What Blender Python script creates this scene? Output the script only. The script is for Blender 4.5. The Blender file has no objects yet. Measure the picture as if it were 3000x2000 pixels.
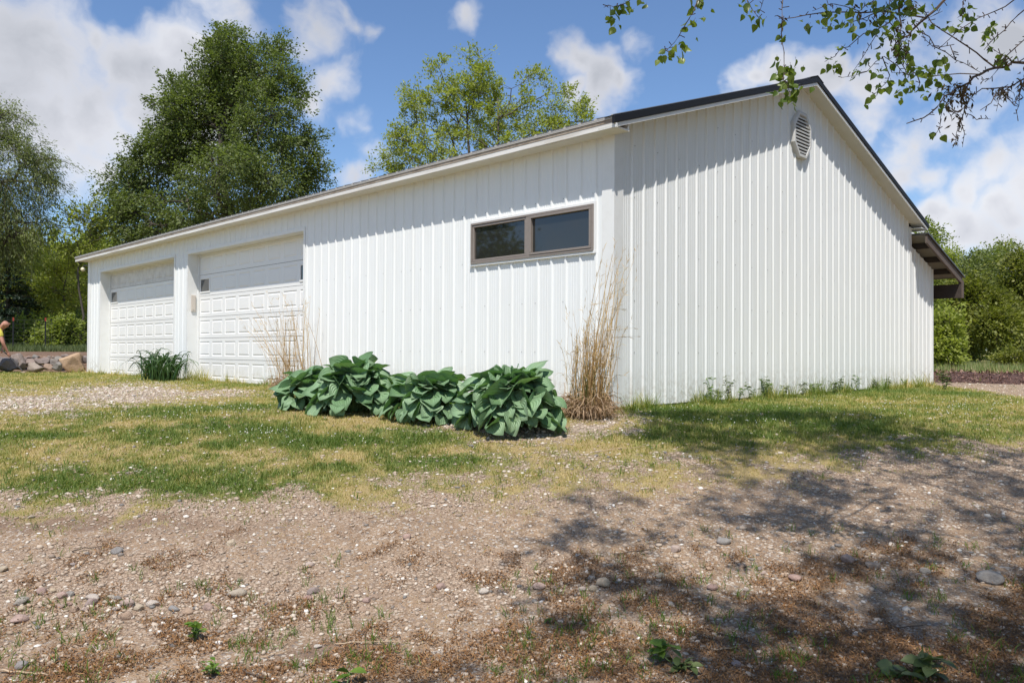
import bpy, bmesh, math, random
import numpy as np
from mathutils import Vector, Matrix

# ------------------------------------------------------------------ camera, sky, sun, exposure
S = bpy.context.scene
CX, CY, CZ = 5.494, -7.047, 0.615
YAW, PITCH, ROLL, FPX = 2.361, 0.0135, 0.0053, 2309.3          # FPX: focal length in pixels of the 3000 px wide photograph
FWH = np.array([math.cos(YAW), math.sin(YAW), 0.0])            # horizontal view direction
RT = np.array([math.sin(YAW), -math.cos(YAW), 0.0])
FW = FWH * math.cos(PITCH) + np.array([0, 0, math.sin(PITCH)])
UP = np.cross(RT, FW)
cam = bpy.data.objects.new('camera', bpy.data.cameras.new('camera'))
S.collection.objects.link(cam); S.camera = cam
rr = RT * math.cos(ROLL) + UP * math.sin(ROLL); uu = -RT * math.sin(ROLL) + UP * math.cos(ROLL)
cam.matrix_world = Matrix(((rr[0], uu[0], -FW[0], CX), (rr[1], uu[1], -FW[1], CY), (rr[2], uu[2], -FW[2], CZ), (0, 0, 0, 1)))
cam.data.sensor_width = 36; cam.data.lens = 36 * FPX / 3000; cam.data.clip_start = .05; cam.data.clip_end = 3000
C0 = np.array([CX, CY, CZ])
TOSUN = np.array([.292, -.381, .877]); TOSUN /= np.linalg.norm(TOSUN)
SUN_EL = math.asin(TOSUN[2]); SUN_AZ = math.atan2(TOSUN[0], TOSUN[1])
sl = bpy.data.lights.new('sun', 'SUN'); sl.energy = 4.6; sl.angle = math.radians(.53); sl.color = (1.0, .945, .865)
so = bpy.data.objects.new('sun', sl); S.collection.objects.link(so)
so.rotation_euler = Vector(TOSUN).to_track_quat('Z', 'Y').to_euler(); so.location = (20, -30, 40)
S.view_settings.view_transform = 'Standard'; S.view_settings.look = 'None'
S.view_settings.exposure = 0.29; S.view_settings.gamma = 1; S.view_settings.use_curve_mapping = False

def ray(x, y):                                                 # direction through a pixel of the 3000 x 2000 photograph
    a = x - 1500; b = y - 1000
    u = a * math.cos(ROLL) + b * math.sin(ROLL); v = -a * math.sin(ROLL) + b * math.cos(ROLL)
    return FW + RT * (u / FPX) - UP * (v / FPX)
DS = 1.27551
def at(x, y, t):                                               # point seen at a pixel, t metres in front of the camera
    d = ray(x, y); return C0 + d * (t / (d @ FWH))

world = bpy.data.worlds.new('World'); S.world = world; world.use_nodes = True
def build_world():
    nt = world.node_tree; N = nt.nodes; L = nt.links; N.clear()
    out = N.new('ShaderNodeOutputWorld'); bg = N.new('ShaderNodeBackground'); L.new(bg.outputs[0], out.inputs[0])
    bg.inputs[1].default_value = .10
    sky = N.new('ShaderNodeTexSky'); sky.sky_type = 'NISHITA'; sky.sun_disc = False
    sky.sun_elevation = SUN_EL; sky.sun_rotation = SUN_AZ; sky.air_density = 1.0; sky.dust_density = .5; sky.ozone_density = 1.2
    tc = N.new('ShaderNodeTexCoord')
    def noise(sc, det, vec, w=0.0, rough=.55):
        n = N.new('ShaderNodeTexNoise'); n.noise_dimensions = '4D'; n.inputs['Scale'].default_value = sc
        n.inputs['Detail'].default_value = det; n.inputs['W'].default_value = w; n.inputs['Roughness'].default_value = rough
        L.new(vec, n.inputs['Vector']); return n
    def vm(op, a, b=None, s=None):
        m = N.new('ShaderNodeVectorMath'); m.operation = op
        L.new(a, m.inputs[0])
        if b is not None:
            if isinstance(b, tuple): m.inputs[1].default_value = b
            else: L.new(b, m.inputs[1])
        if s is not None: m.inputs['Scale'].default_value = s
        return m
    def mt(op, a, b=None, c=None):
        m = N.new('ShaderNodeMath'); m.operation = op
        for i, q in enumerate((a, b, c)):
            if q is None: continue
            if isinstance(q, (int, float)): m.inputs[i].default_value = q
            else: L.new(q, m.inputs[i])
        return m.outputs[0]
    g = tc.outputs['Generated']
    w1 = noise(5, 3, g, 1.3)
    off = vm('SCALE', vm('SUBTRACT', w1.outputs['Color'], (.5, .5, .5)).outputs[0], s=.16)
    w2 = noise(22, 3, g, 4.1)
    off2 = vm('SCALE', vm('SUBTRACT', w2.outputs['Color'], (.5, .5, .5)).outputs[0], s=.06)
    p = vm('ADD', vm('ADD', g, off.outputs[0]).outputs[0], off2.outputs[0]).outputs[0]
    # (x, y in the 2352 px view, radius, strength) - cloud puffs as directions on the sky
    blobs = [(40, 110, 200, 1), (150, 235, 170, 1), (270, 150, 110, 1), (345, 150, 110, 1), (450, 150, 120, 1), (330, 250, 130, 1), (40, 260, 150, 1), (420, 250, 130, 1), (210, 60, 60, .7),
             (-160, 200, 260, 1), (-100, 50, 200, .9),
             (560, 15, 90, .75), (690, 15, 70, .7), (640, 60, 60, .6), (850, 35, 60, .6), (780, 10, 50, .6), (740, 165, 75, .75), (690, 215, 70, .7), (735, 240, 45, .4),
             (1065, 25, 55, .62), (165, 370, 75, .8), (60, 400, 60, .6), (850, 350, 60, .6), (820, 400, 60, .7), (815, 285, 45, .45), (700, 330, 40, .3),
             (1340, 135, 72, .95), (1395, 180, 92, 1), (1445, 185, 55, .9), (1310, 115, 45, .7), (1475, 85, 52, .62), (1400, 240, 60, .9), (1495, 115, 36, .45), (1330, 220, 50, .8),
             (1735, 165, 65, .85), (1810, 170, 80, .95), (1700, 185, 42, .8), (1900, 175, 75, .9), (1990, 190, 75, .9), (2090, 150, 75, .7), (2200, 130, 80, .8), (2310, 110, 80, .8),
             (1990, 290, 80, .9), (2075, 320, 95, 1), (2165, 290, 75, .85), (2260, 260, 60, .6), (2050, 400, 75, .9), (2120, 390, 70, .8),
             (2320, 370, 75, .85), (2250, 430, 80, .8), (2340, 470, 90, 1), (2240, 520, 100, 1), (2140, 500, 75, .9), (2120, 560, 100, 1), (2480, 420, 170, 1), (2330, 560, 90, 1),
             (2550, 160, 120, .8), (-350, 420, 220, .9)]
    acc = None
    for x, y, r, s in blobs:
        d = ray(x * DS, y * DS); d = d / np.linalg.norm(d)
        dn = vm('DISTANCE', p, tuple(float(q) for q in d)).outputs['Value']
        R = r * DS / FPX * 1.0
        v = mt('MULTIPLY_ADD', dn, -1.15 * s / R, s * 1.18)
        acc = v if acc is None else mt('SMOOTH_MAX', acc, v, .25)
    # clouds beyond the picture: behind the viewer (seen in the window glass and lighting the yard)
    for d, R, s in (((-.55, -.80, .42), .34, .7), ((.1, -.8, .6), .4, .8), ((.2, .9, .5), .35, .8), ((-.1, -.1, 1), .3, .7)):
        d = np.array(d) / np.linalg.norm(d)
        dn = vm('DISTANCE', p, tuple(float(q) for q in d)).outputs['Value']
        acc = mt('SMOOTH_MAX', acc, mt('MULTIPLY_ADD', dn, -s / R, s), .25)
    fb = noise(9, 8, p, 7.7, .6)
    dens = mt('MULTIPLY_ADD', mt('SUBTRACT', fb.outputs['Fac'], .5), 1.7, acc)
    mr = N.new('ShaderNodeMapRange'); mr.interpolation_type = 'SMOOTHSTEP'; L.new(dens, mr.inputs[0])
    mr.inputs[1].default_value = .07; mr.inputs[2].default_value = .80
    # thick parts of a cloud are greyer, rims are bright
    fb2 = noise(4.5, 4, g, 2.2)
    th = mt('MULTIPLY_ADD', mt('SUBTRACT', fb2.outputs['Fac'], .5), 2.0, mt('MULTIPLY', dens, .75))
    cr = N.new('ShaderNodeValToRGB'); L.new(th, cr.inputs[0])
    cr.color_ramp.elements[0].position = .12; cr.color_ramp.elements[0].color = (7.0, 7.15, 7.6, 1)
    cr.color_ramp.elements[1].position = .95; cr.color_ramp.elements[1].color = (4.2, 4.4, 4.9, 1)
    e = cr.color_ramp.elements.new(.5); e.color = (5.7, 5.85, 6.4, 1)
    mul = N.new('ShaderNodeMix'); mul.data_type = 'RGBA'; mul.blend_type = 'MULTIPLY'; mul.inputs[0].default_value = 1
    L.new(sky.outputs[0], mul.inputs[6]); mul.inputs[7].default_value = SKYTINT
    mx = N.new('ShaderNodeMix'); mx.data_type = 'RGBA'
    L.new(mr.outputs[0], mx.inputs[0]); L.new(mul.outputs[2], mx.inputs[6]); L.new(cr.outputs[0], mx.inputs[7])
    L.new(mx.outputs[2], bg.inputs[0])
SKYTINT = (.91, 1.06, 1.25, 1)
build_world()
S.render.engine = 'CYCLES'

# ------------------------------------------------------------------ helpers
rng = np.random.default_rng(11); random.seed(5)
COL = S.collection
def tag(o, label=None, cat=None, group=None, kind=None):
    if label: o['label'] = label
    if cat: o['category'] = cat
    if group: o['group'] = group
    if kind: o['kind'] = kind
    return o
def empty(name, loc, label, cat, group=None, rz=0.0):
    o = bpy.data.objects.new(name, None); COL.objects.link(o); o.location = [float(q) for q in loc]; o.rotation_euler = (0, 0, rz)
    o.empty_display_size = .1
    return tag(o, label, cat, group)
def link(me, name, mat, parent=None, smooth=False):
    o = bpy.data.objects.new(name, me); COL.objects.link(o)
    if mat is not None: me.materials.append(mat)
    if smooth and len(me.polygons): me.polygons.foreach_set('use_smooth', np.ones(len(me.polygons), bool))
    if parent is not None:
        o.parent = parent
        p = parent; off = Vector((0, 0, 0))
        while p is not None: off += Vector(p.location); p = p.parent
        o.location = -off if parent.rotation_euler.z == 0 else (0, 0, 0)      # meshes are written in world coordinates
    return o
def np_mesh(name, V, F, mat, parent=None, smooth=False, attrs=None, uv=None, cols=None):
    V = np.asarray(V, np.float32); F = np.asarray(F, np.int32)
    me = bpy.data.meshes.new(name); n, k = F.shape
    me.vertices.add(len(V)); me.vertices.foreach_set('co', V.ravel())
    me.loops.add(n * k); me.loops.foreach_set('vertex_index', F.ravel())
    me.polygons.add(n); me.polygons.foreach_set('loop_start', np.arange(0, n * k, k, dtype=np.int32))
    me.update(calc_edges=True)
    for an, av in (attrs or {}).items():
        a = me.attributes.new(an, 'FLOAT', 'POINT'); a.data.foreach_set('value', np.asarray(av, np.float32))
    for an, av in (cols or {}).items():
        a = me.attributes.new(an, 'FLOAT_COLOR', 'POINT'); a.data.foreach_set('color', np.asarray(av, np.float32).ravel())
    if uv is not None:
        u = me.uv_layers.new(name='UVMap'); u.data.foreach_set('uv', np.asarray(uv, np.float32)[F.ravel()].ravel())
    return link(me, name, mat, parent, smooth)
class MB:
    def __init__(s): s.v = []; s.f = []
    def add(s, vs, fs):
        b = len(s.v); s.v += [tuple(float(c) for c in q) for q in vs]; s.f += [tuple(b + i for i in q) for q in fs]; return s
    def box(s, x0, y0, z0, x1, y1, z1):
        return s.add([(x0, y0, z0), (x1, y0, z0), (x1, y1, z0), (x0, y1, z0), (x0, y0, z1), (x1, y0, z1), (x1, y1, z1), (x0, y1, z1)],
                     [(0, 3, 2, 1), (4, 5, 6, 7), (0, 1, 5, 4), (1, 2, 6, 5), (2, 3, 7, 6), (3, 0, 4, 7)])
    def hexa(s, p): return s.add(p, [(0, 3, 2, 1), (4, 5, 6, 7), (0, 1, 5, 4), (1, 2, 6, 5), (2, 3, 7, 6), (3, 0, 4, 7)])
    def tube(s, pts, rad, sides=6, cap=True):
        pts = [Vector(p) for p in pts]; rad = rad if hasattr(rad, '__len__') else [rad] * len(pts)
        b = len(s.v); n = len(pts); ref = Vector((.13, .31, .94))
        for i, p in enumerate(pts):
            d = (pts[min(i + 1, n - 1)] - pts[max(i - 1, 0)]).normalized()
            if abs(d.dot(ref)) > .95: rf = Vector((1, 0, 0))
            else: rf = ref
            a = d.cross(rf).normalized(); c = d.cross(a)
            for k in range(sides):
                q = p + (a * math.cos(2 * math.pi * k / sides) + c * math.sin(2 * math.pi * k / sides)) * rad[i]
                s.v.append(tuple(q))
        for i in range(n - 1):
            for k in range(sides):
                k2 = (k + 1) % sides
                s.f.append((b + i * sides + k, b + i * sides + k2, b + (i + 1) * sides + k2, b + (i + 1) * sides + k))
        if cap: s.f.append(tuple(b + k for k in range(sides))[::-1]); s.f.append(tuple(b + (n - 1) * sides + k for k in range(sides)))
        return s
    def build(s, name, mat, parent=None, smooth=False, bevel=0, fix=False):
        me = bpy.data.meshes.new(name); me.from_pydata(s.v, [], s.f); me.update()
        if fix:
            bm = bmesh.new(); bm.from_mesh(me); bmesh.ops.recalc_face_normals(bm, faces=bm.faces); bm.to_mesh(me); bm.free()
        o = link(me, name, mat, parent, smooth)
        if bevel:
            m = o.modifiers.new('bevel', 'BEVEL'); m.width = bevel; m.segments = 2; m.limit_method = 'ANGLE'
        return o
def fbm2(x, y, sc, seed=0, oct=4, rough=.5):                   # value noise in numpy, 0..1
    out = np.zeros_like(x, dtype=float); amp = 1; tot = 0; r = np.random.default_rng(seed); f = 1 / sc
    for o in range(oct):
        T = r.random((256, 256)); X = x * f + o * 37.3; Y = y * f + o * 11.9
        xi = np.floor(X).astype(int); yi = np.floor(Y).astype(int); fx = X - xi; fy = Y - yi
        fx = fx * fx * (3 - 2 * fx); fy = fy * fy * (3 - 2 * fy)
        g = lambda a, b: T[a % 256, b % 256]
        out += amp * ((g(xi, yi) * (1 - fx) + g(xi + 1, yi) * fx) * (1 - fy) + (g(xi, yi + 1) * (1 - fx) + g(xi + 1, yi + 1) * fx) * fy)
        tot += amp; amp *= rough; f *= 2.03
    return out / tot
def sst(a, b, x): u = np.clip((x - a) / (b - a), 0, 1); return u * u * (3 - 2 * u)

# ------------------------------------------------------------------ materials
def mat(name, build):
    m = bpy.data.materials.new(name); m.use_nodes = True; nt = m.node_tree; nt.nodes.clear()
    out = nt.nodes.new('ShaderNodeOutputMaterial'); K = Kit(nt); sh = build(K); nt.links.new(sh, out.inputs[0]); return m
class Kit:
    def __init__(s, nt): s.nt = nt; s.N = nt.nodes; s.L = nt.links; s.tc = None
    def put(s, inp, v):
        if v is None: return
        if isinstance(v, bpy.types.NodeSocket): s.L.new(v, inp)
        elif isinstance(v, (tuple, list)) and len(v) == 3 and inp.type == 'RGBA': inp.default_value = (*v, 1)
        else: inp.default_value = v
    def obj(s):
        if s.tc is None: s.tc = s.N.new('ShaderNodeNewGeometry')
        return s.tc.outputs['Position']
    def attr(s, n, o='Fac'): a = s.N.new('ShaderNodeAttribute'); a.attribute_name = n; return a.outputs[o]
    def noise(s, sc, det=4, rough=.55, vec=None, o='Fac', dist=0):
        n = s.N.new('ShaderNodeTexNoise'); n.inputs['Scale'].default_value = sc; n.inputs['Detail'].default_value = det
        n.inputs['Roughness'].default_value = rough; n.inputs['Distortion'].default_value = dist
        s.L.new(vec if vec is not None else s.obj(), n.inputs['Vector']); return n.outputs[o]
    def vor(s, sc, o='Distance', feat='F1', vec=None, rnd=1):
        n = s.N.new('ShaderNodeTexVoronoi'); n.feature = feat; n.inputs['Scale'].default_value = sc; n.inputs['Randomness'].default_value = rnd
        s.L.new(vec if vec is not None else s.obj(), n.inputs['Vector']); return n.outputs[o]
    def scale(s, v, sx, sy, sz):
        n = s.N.new('ShaderNodeVectorMath'); n.operation = 'MULTIPLY'; s.L.new(v, n.inputs[0]); n.inputs[1].default_value = (sx, sy, sz); return n.outputs[0]
    def math(s, op, a, b=None, c=None):
        n = s.N.new('ShaderNodeMath'); n.operation = op
        for i, q in enumerate((a, b, c)): s.put(n.inputs[i], q)
        return n.outputs[0]
    def ramp(s, f, stops):
        n = s.N.new('ShaderNodeValToRGB'); s.L.new(f, n.inputs[0]); e = n.color_ramp.elements
        while len(e) < len(stops): e.new(.5)
        for q, (p, c) in zip(e, stops): q.position = p; q.color = (*c, 1) if len(c) == 3 else c
        return n.outputs[0]
    def rng(s, f, a, b, c=0, d=1, smooth=True):
        n = s.N.new('ShaderNodeMapRange'); n.interpolation_type = 'SMOOTHSTEP' if smooth else 'LINEAR'
        s.L.new(f, n.inputs[0]); [s.put(n.inputs[i + 1], q) for i, q in enumerate((a, b, c, d))]; return n.outputs[0]
    def mix(s, f, a, b, mode='MIX'):
        n = s.N.new('ShaderNodeMix'); n.data_type = 'RGBA'; n.blend_type = mode
        s.put(n.inputs[0], f); s.put(n.inputs[6], a); s.put(n.inputs[7], b); return n.outputs[2]
    def sep(s, v):
        n = s.N.new('ShaderNodeSeparateXYZ'); s.L.new(v, n.inputs[0]); return n.outputs
    def bump(s, h, st=.5, dist=.01):
        n = s.N.new('ShaderNodeBump'); n.inputs['Strength'].default_value = st; n.inputs['Distance'].default_value = dist; s.L.new(h, n.inputs['Height']); return n.outputs[0]
    def pbr(s, col, rough=.6, metal=0, spec=.5, nrm=None, **k):
        n = s.N.new('ShaderNodeBsdfPrincipled'); s.put(n.inputs['Base Color'], col); s.put(n.inputs['Roughness'], rough)
        s.put(n.inputs['Metallic'], metal); s.put(n.inputs['Specular IOR Level'], spec); s.put(n.inputs['Normal'], nrm)
        for a, b in k.items(): s.put(n.inputs[a], b)
        return n.outputs[0]
    def leaf(s, col, trans=.35, rough=.5, nrm=None, spec=.3, tcol=None):
        p = s.pbr(col, rough, spec=spec, nrm=nrm); t = s.N.new('ShaderNodeBsdfTranslucent')
        s.L.new(s.mix(1.0, col, tcol or (1.15, 1.25, .55), 'MULTIPLY'), t.inputs[0])
        m = s.N.new('ShaderNodeMixShader'); m.inputs[0].default_value = trans; s.L.new(p, m.inputs[1]); s.L.new(t.outputs[0], m.inputs[2]); return m.outputs[0]

def m_siding(K, base=(.79, .812, .812)):
    z = K.sep(K.obj())[2]
    n = K.noise(1.2, 5, vec=K.scale(K.obj(), 6, 6, .5)); low = K.rng(z, .55, -.02, 0, 1)
    sp = K.noise(14, 6, .7)
    dirt = K.math('MULTIPLY', low, K.rng(sp, .38, .7, 0, .7))
    xy = K.sep(K.obj()); sheet = K.math('FLOOR', K.math('DIVIDE', K.math('SUBTRACT', xy[0], xy[1]), .9144))
    wn = K.N.new('ShaderNodeTexWhiteNoise'); wn.noise_dimensions = '1D'; K.L.new(sheet, wn.inputs['W'])
    c = K.mix(K.math('MULTIPLY', wn.outputs['Value'], .10), base, (.60, .61, .58))
    c = K.mix(K.rng(n, .35, .75, 0, .16), c, (.60, .60, .56))
    st = K.noise(1.0, 4, .6, vec=K.scale(K.obj(), 22, 22, .35)); c = K.mix(K.rng(st, .58, .78, 0, .22), c, (.52, .50, .44))
    c = K.mix(dirt, c, (.36, .32, .24))
    return K.pbr(c, .42, spec=.45, nrm=K.bump(K.noise(1.6, 2, .5, vec=K.scale(K.obj(), 1.5, 1.5, .6)), .25, .02))
M = {}
M['siding'] = mat('white_painted_steel', m_siding)
M['trim'] = mat('white_trim', lambda K: K.pbr(K.mix(K.rng(K.noise(5, 5, .6), .45, .8, 0, .25), (.76, .77, .76), (.55, .53, .48)), .4))
M['fascia'] = mat('weathered_fascia', lambda K: K.pbr(K.mix(K.rng(K.noise(1.0, 6, .65, vec=K.scale(K.obj(), .8, .8, 14)), .4, .7, 0, .65), (.72, .71, .68), (.42, .37, .30)), .5))
M['apron'] = mat('stained_apron', lambda K: K.pbr(K.mix(K.rng(K.noise(1.2, 6, .7, vec=K.scale(K.obj(), 3, 3, 9)), .3, .65), (.22, .165, .115), (.42, .36, .29)), .6))
M['soffit'] = mat('white_soffit', lambda K: K.pbr(K.mix(K.rng(K.math('FRACT', K.math('MULTIPLY', K.sep(K.obj())[0], 13.0)), .0, .09, .22, 0), (.76, .75, .72), (.2, .2, .19)), .55))
M['rake_soffit'] = mat('grey_white_soffit', lambda K: K.pbr(K.mix(K.rng(K.noise(3, 4), .4, .7, 0, .3), (.62, .62, .58), (.5, .49, .44)), .6))
M['black'] = mat('black_metal_trim', lambda K: K.pbr((.010, .010, .012), .55, spec=.25))
M['roofmetal'] = mat('dark_roof_metal', lambda K: K.pbr(K.mix(K.noise(4, 4), (.05, .05, .05), (.09, .09, .09)), .4, .0))
M['roofedge'] = mat('grey_roof_edge', lambda K: K.pbr((.42, .40, .37), .5, .1))
M['door'] = mat('white_door_steel', lambda K: K.pbr(K.mix(K.math('MULTIPLY', K.rng(K.sep(K.obj())[2], .5, 0, 0, 1), K.rng(K.noise(8, 6, .7), .45, .7, 0, .5)), (.80, .80, .79), (.45, .42, .33)), .38, spec=.5))
M['doorgrime'] = mat('grimy_top_panel', lambda K: K.pbr(K.mix(K.rng(K.noise(5, 5, .7), .35, .7, 0, .55), (.70, .69, .67), (.46, .44, .42)), .5))
M['seal'] = mat('black_rubber', lambda K: K.pbr((.02, .02, .02), .7))
M['glass'] = mat('dark_window_glass', lambda K: K.pbr((.022, .023, .021), .03, spec=.7, IOR=1.65))
M['doorglass'] = mat('grey_door_glass', lambda K: K.pbr((.012, .014, .016), .05, spec=.9, IOR=1.7))
M['bronze'] = mat('bronze_window_frame', lambda K: K.pbr(K.mix(K.noise(20, 3), (.21, .18, .16), (.27, .235, .21)), .45, spec=.5))
M['bronzedark'] = mat('dark_bronze_track', lambda K: K.pbr((.045, .036, .03), .5))
M['timber'] = mat('weathered_timber', lambda K: K.pbr(K.mix(K.noise(3, 6, .7, vec=K.scale(K.obj(), 10, 2, 10)), (.13, .10, .085), (.27, .23, .20)), .8))
M['oldtimber'] = mat('brown_weathered_timber', lambda K: K.pbr(K.mix(K.noise(3, 6, .7, vec=K.scale(K.obj(), 10, 2, 10)), (.07, .05, .042), (.17, .135, .115)), .8))
M['shadetimber'] = mat('shade_darkened_timber', lambda K: K.pbr(K.mix(K.noise(3, 6, .7, vec=K.scale(K.obj(), 2, 10, 10)), (.03, .022, .018), (.08, .06, .05)), .8))  # shade under the lean-to roof is put into this timber colour
M['vent'] = mat('grey_vent_plastic', lambda K: K.pbr(K.mix(K.noise(9, 4), (.50, .50, .48), (.60, .60, .58)), .5))
M['ventdark'] = mat('vent_void', lambda K: K.pbr((.10, .095, .09), .9))
M['screw'] = mat('screw_head', lambda K: K.pbr((.22, .2, .19), .5, .4))
M['greybox'] = mat('grey_box', lambda K: K.pbr((.55, .50, .44), .5))
M['cream'] = mat('cream_globe', lambda K: K.pbr((.72, .66, .45), .3))
M['bark'] = mat('bark', lambda K: K.pbr(K.mix(K.noise(6, 6, .7, vec=K.scale(K.obj(), 4, 4, 1)), (.035, .028, .022), (.12, .10, .08)), .9))
M['greybark'] = mat('grey_bark', lambda K: K.pbr(K.mix(K.noise(6, 6, .7, vec=K.scale(K.obj(), 4, 4, 1)), (.09, .08, .07), (.2, .18, .16)), .9))
M['twig'] = mat('brown_twig', lambda K: K.pbr(K.mix(K.noise(30, 3), (.045, .030, .022), (.11, .075, .05)), .7))
def leafmat(name, a, b, c, trans=.35, rough=.5, spec=.35):
    return mat(name, lambda K: K.leaf(K.ramp(K.attr('rnd'), [(0, a), (.5, b), (1, c)]), trans, rough, spec=spec))
M['leaf_dark'] = leafmat('leaf_deep_green', (.085, .118, .034), (.135, .175, .05), (.21, .25, .085), .45)
M['leaf_light'] = leafmat('leaf_spring_green', (.21, .25, .05), (.31, .35, .07), (.42, .45, .12), .5)
M['leaf_mid'] = leafmat('leaf_mid_green', (.15, .19, .038), (.23, .28, .056), (.34, .38, .10), .5)
M['leaf_willow'] = leafmat('leaf_grey_green', (.12, .145, .05), (.18, .215, .07), (.28, .32, .12), .45)
M['leaf_olive'] = leafmat('leaf_olive', (.12, .14, .025), (.18, .20, .035), (.27, .27, .06), .42)
M['leaf_spruce'] = leafmat('needle_green', (.012, .030, .016), (.022, .05, .026), (.04, .075, .04), .12)
M['leaf_near'] = leafmat('leaf_poplar', (.075, .125, .018), (.135, .20, .028), (.23, .29, .055), .5, .38, .5)
M['catkin'] = leafmat('withered_catkins', (.05, .035, .015), (.09, .065, .025), (.13, .10, .04), .2, .8)
M['weed'] = leafmat('leaf_weed', (.07, .13, .018), (.11, .19, .025), (.17, .26, .04), .35)
M['weeddull'] = leafmat('leaf_weed_dull', (.06, .09, .03), (.10, .14, .045), (.17, .20, .08), .3)
M['meadow'] = leafmat('meadow_blades', (.12, .20, .05), (.22, .27, .10), (.45, .38, .22), .35)
M['tuft'] = leafmat('tuft_blades', (.09, .15, .025), (.15, .22, .045), (.34, .34, .12), .38, .55)
M['lily'] = leafmat('leaf_daylily', (.022, .060, .012), (.040, .095, .020), (.08, .15, .04), .25, .4, .5)
M['straw'] = leafmat('dry_straw', (.28, .17, .075), (.46, .30, .14), (.60, .45, .25), .25, .6)
M['strawdark'] = leafmat('dry_leaf_tangle', (.20, .12, .07), (.38, .26, .16), (.55, .42, .30), .2, .7)
M['grass'] = leafmat('lawn_blades', (.54, .43, .20), (.32, .32, .09), (.135, .20, .040), .38, .55)
M['clover'] = leafmat('clover_leaves', (.05, .105, .016), (.08, .15, .024), (.12, .20, .04), .3, .5)
M['flower'] = leafmat('white_clover_heads', (.6, .6, .52), (.75, .75, .68), (.8, .8, .76), .2, .6)
M['litter'] = leafmat('fallen_catkins', (.13, .058, .020), (.24, .12, .045), (.36, .21, .10), .1, .8)
M['mulch'] = mat('bark_mulch', lambda K: K.pbr(K.ramp(K.noise(7, 8, .75), [(.3, (.06, .028, .022)), (.5, (.15, .078, .062)), (.75, (.27, .16, .13))]), .9, nrm=K.bump(K.noise(16, 8, .8), 1, .12)))
def m_stone(K, cols, sc=3):
    oi = K.N.new('ShaderNodeObjectInfo'); r = oi.outputs['Random']
    base = K.ramp(r, cols); n = K.noise(sc, 7, .65); n2 = K.noise(sc * 9, 5, .7)
    c = K.mix(K.rng(n, .35, .7, 0, .55), base, K.mix(1.0, base, (.52, .47, .44), 'MULTIPLY'))
    c = K.mix(K.rng(n2, .5, .75, 0, .3), c, K.mix(.5, base, (.6, .55, .5)))
    return K.pbr(c, .85, nrm=K.bump(K.math('ADD', n, n2), .6, .03))
M['rock'] = mat('field_rock', lambda K: m_stone(K, [(0, (.16, .15, .15)), (.3, (.27, .20, .17)), (.55, (.20, .20, .19)), (.8, (.34, .24, .18)), (1, (.24, .24, .22))]))
M['boulder'] = mat('tan_boulder', lambda K: m_stone(K, [(0, (.42, .29, .18)), (1, (.42, .29, .18))], 2))
M['cobble'] = mat('rounded_cobble', lambda K: m_stone(K, [(0, (.24, .23, .22)), (.15, (.50, .36, .25)), (.35, (.42, .30, .22)), (.5, (.58, .47, .33)), (.65, (.30, .29, .28)), (.8, (.45, .30, .25)), (1, (.58, .52, .45))], 25))
M['pebble'] = mat('pebbles', lambda K: K.pbr(K.ramp(K.attr('rnd'), [(0, (.17, .16, .15)), (.2, (.30, .215, .15)), (.45, (.38, .30, .23)), (.7, (.45, .37, .29)), (.9, (.58, .51, .43)), (1, (.70, .66, .60))]), .8))
M['skin'] = mat('sunburnt_skin', lambda K: K.pbr(K.mix(K.noise(25, 4), (.36, .17, .12), (.48, .25, .18)), .55, spec=.3))
M['shirt'] = mat('yellow_cloth', lambda K: K.pbr(K.mix(K.noise(9, 3), (.46, .40, .05), (.62, .54, .10)), .9, nrm=K.bump(K.noise(7, 3), 1, .08)))
M['trousers'] = mat('dark_cloth', lambda K: K.pbr((.02, .02, .025), .9))
M['steelbar'] = mat('dark_iron', lambda K: K.pbr((.03, .03, .032), .5, .4))
M['redtip'] = mat('red_post_tip', lambda K: K.pbr((.35, .05, .03), .6))
M['wire'] = mat('fence_wire', lambda K: K.pbr((.10, .10, .10), .5, .5))

# ------------------------------------------------------------------ ground
L_, W_, H_, PT = 18.35, 9.41, 3.095, .333                      # building length, width, soffit height, roof pitch
def rt_of(x, y): dx = x - CX; dy = y - CY; return dx * RT[0] + dy * RT[1], dx * FWH[0] + dy * FWH[1]
def xy_of(r, t): return CX + r * RT[0] + t * FWH[0], CY + r * RT[1] + t * FWH[1]
def slope_t(t): return -.03 - .87 * sst(8.7, 2.0, t)
def gz(x, y):
    x = np.asarray(x, float); y = np.asarray(y, float); r, t = rt_of(x, y)
    z = slope_t(t)
    left = sst(-18.2, -19.2, x + .0 * y)
    wall = 22.9 + .05 * (r + 12)
    z = z + left * (.50 * sst(wall - .1, wall + .9, t) + .55 * sst(24, 45, t))
    z = z + .03 * (fbm2(x, y, 1.7, 3) - .5) * sst(20, 3, t) + .035 * (fbm2(x, y, .45, 4, 3) - .5) * sst(9, 4, t)
    z = z + 1.2 * (fbm2(x, y, 60, 5, 2) - .5) * sst(35, 120, np.hypot(r, t)) * (1 - left * sst(20, 60, t) * .3)
    inb = (x > -18.6) & (x < .3) & (y > -.3) & (y < 9.7)
    return np.where(inb, np.minimum(z, -.03), z)
_ts = np.concatenate([np.linspace(2.2, 20, 1500), np.linspace(20.05, 400, 1500)]); _sl = (CZ - slope_t(_ts)) / _ts
def gpt(x, y):                                                 # ground point under a photograph pixel (3000 px frame)
    d = ray(x, y); k = -d[2] / (d @ FWH); t = float(np.interp(-k, -_sl, _ts)); q = C0 + d * (t / (d @ FWH)); q[2] = float(gz(q[0], q[1])); return q
def gd(x, y): return gpt(x * DS, y * DS)
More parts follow.
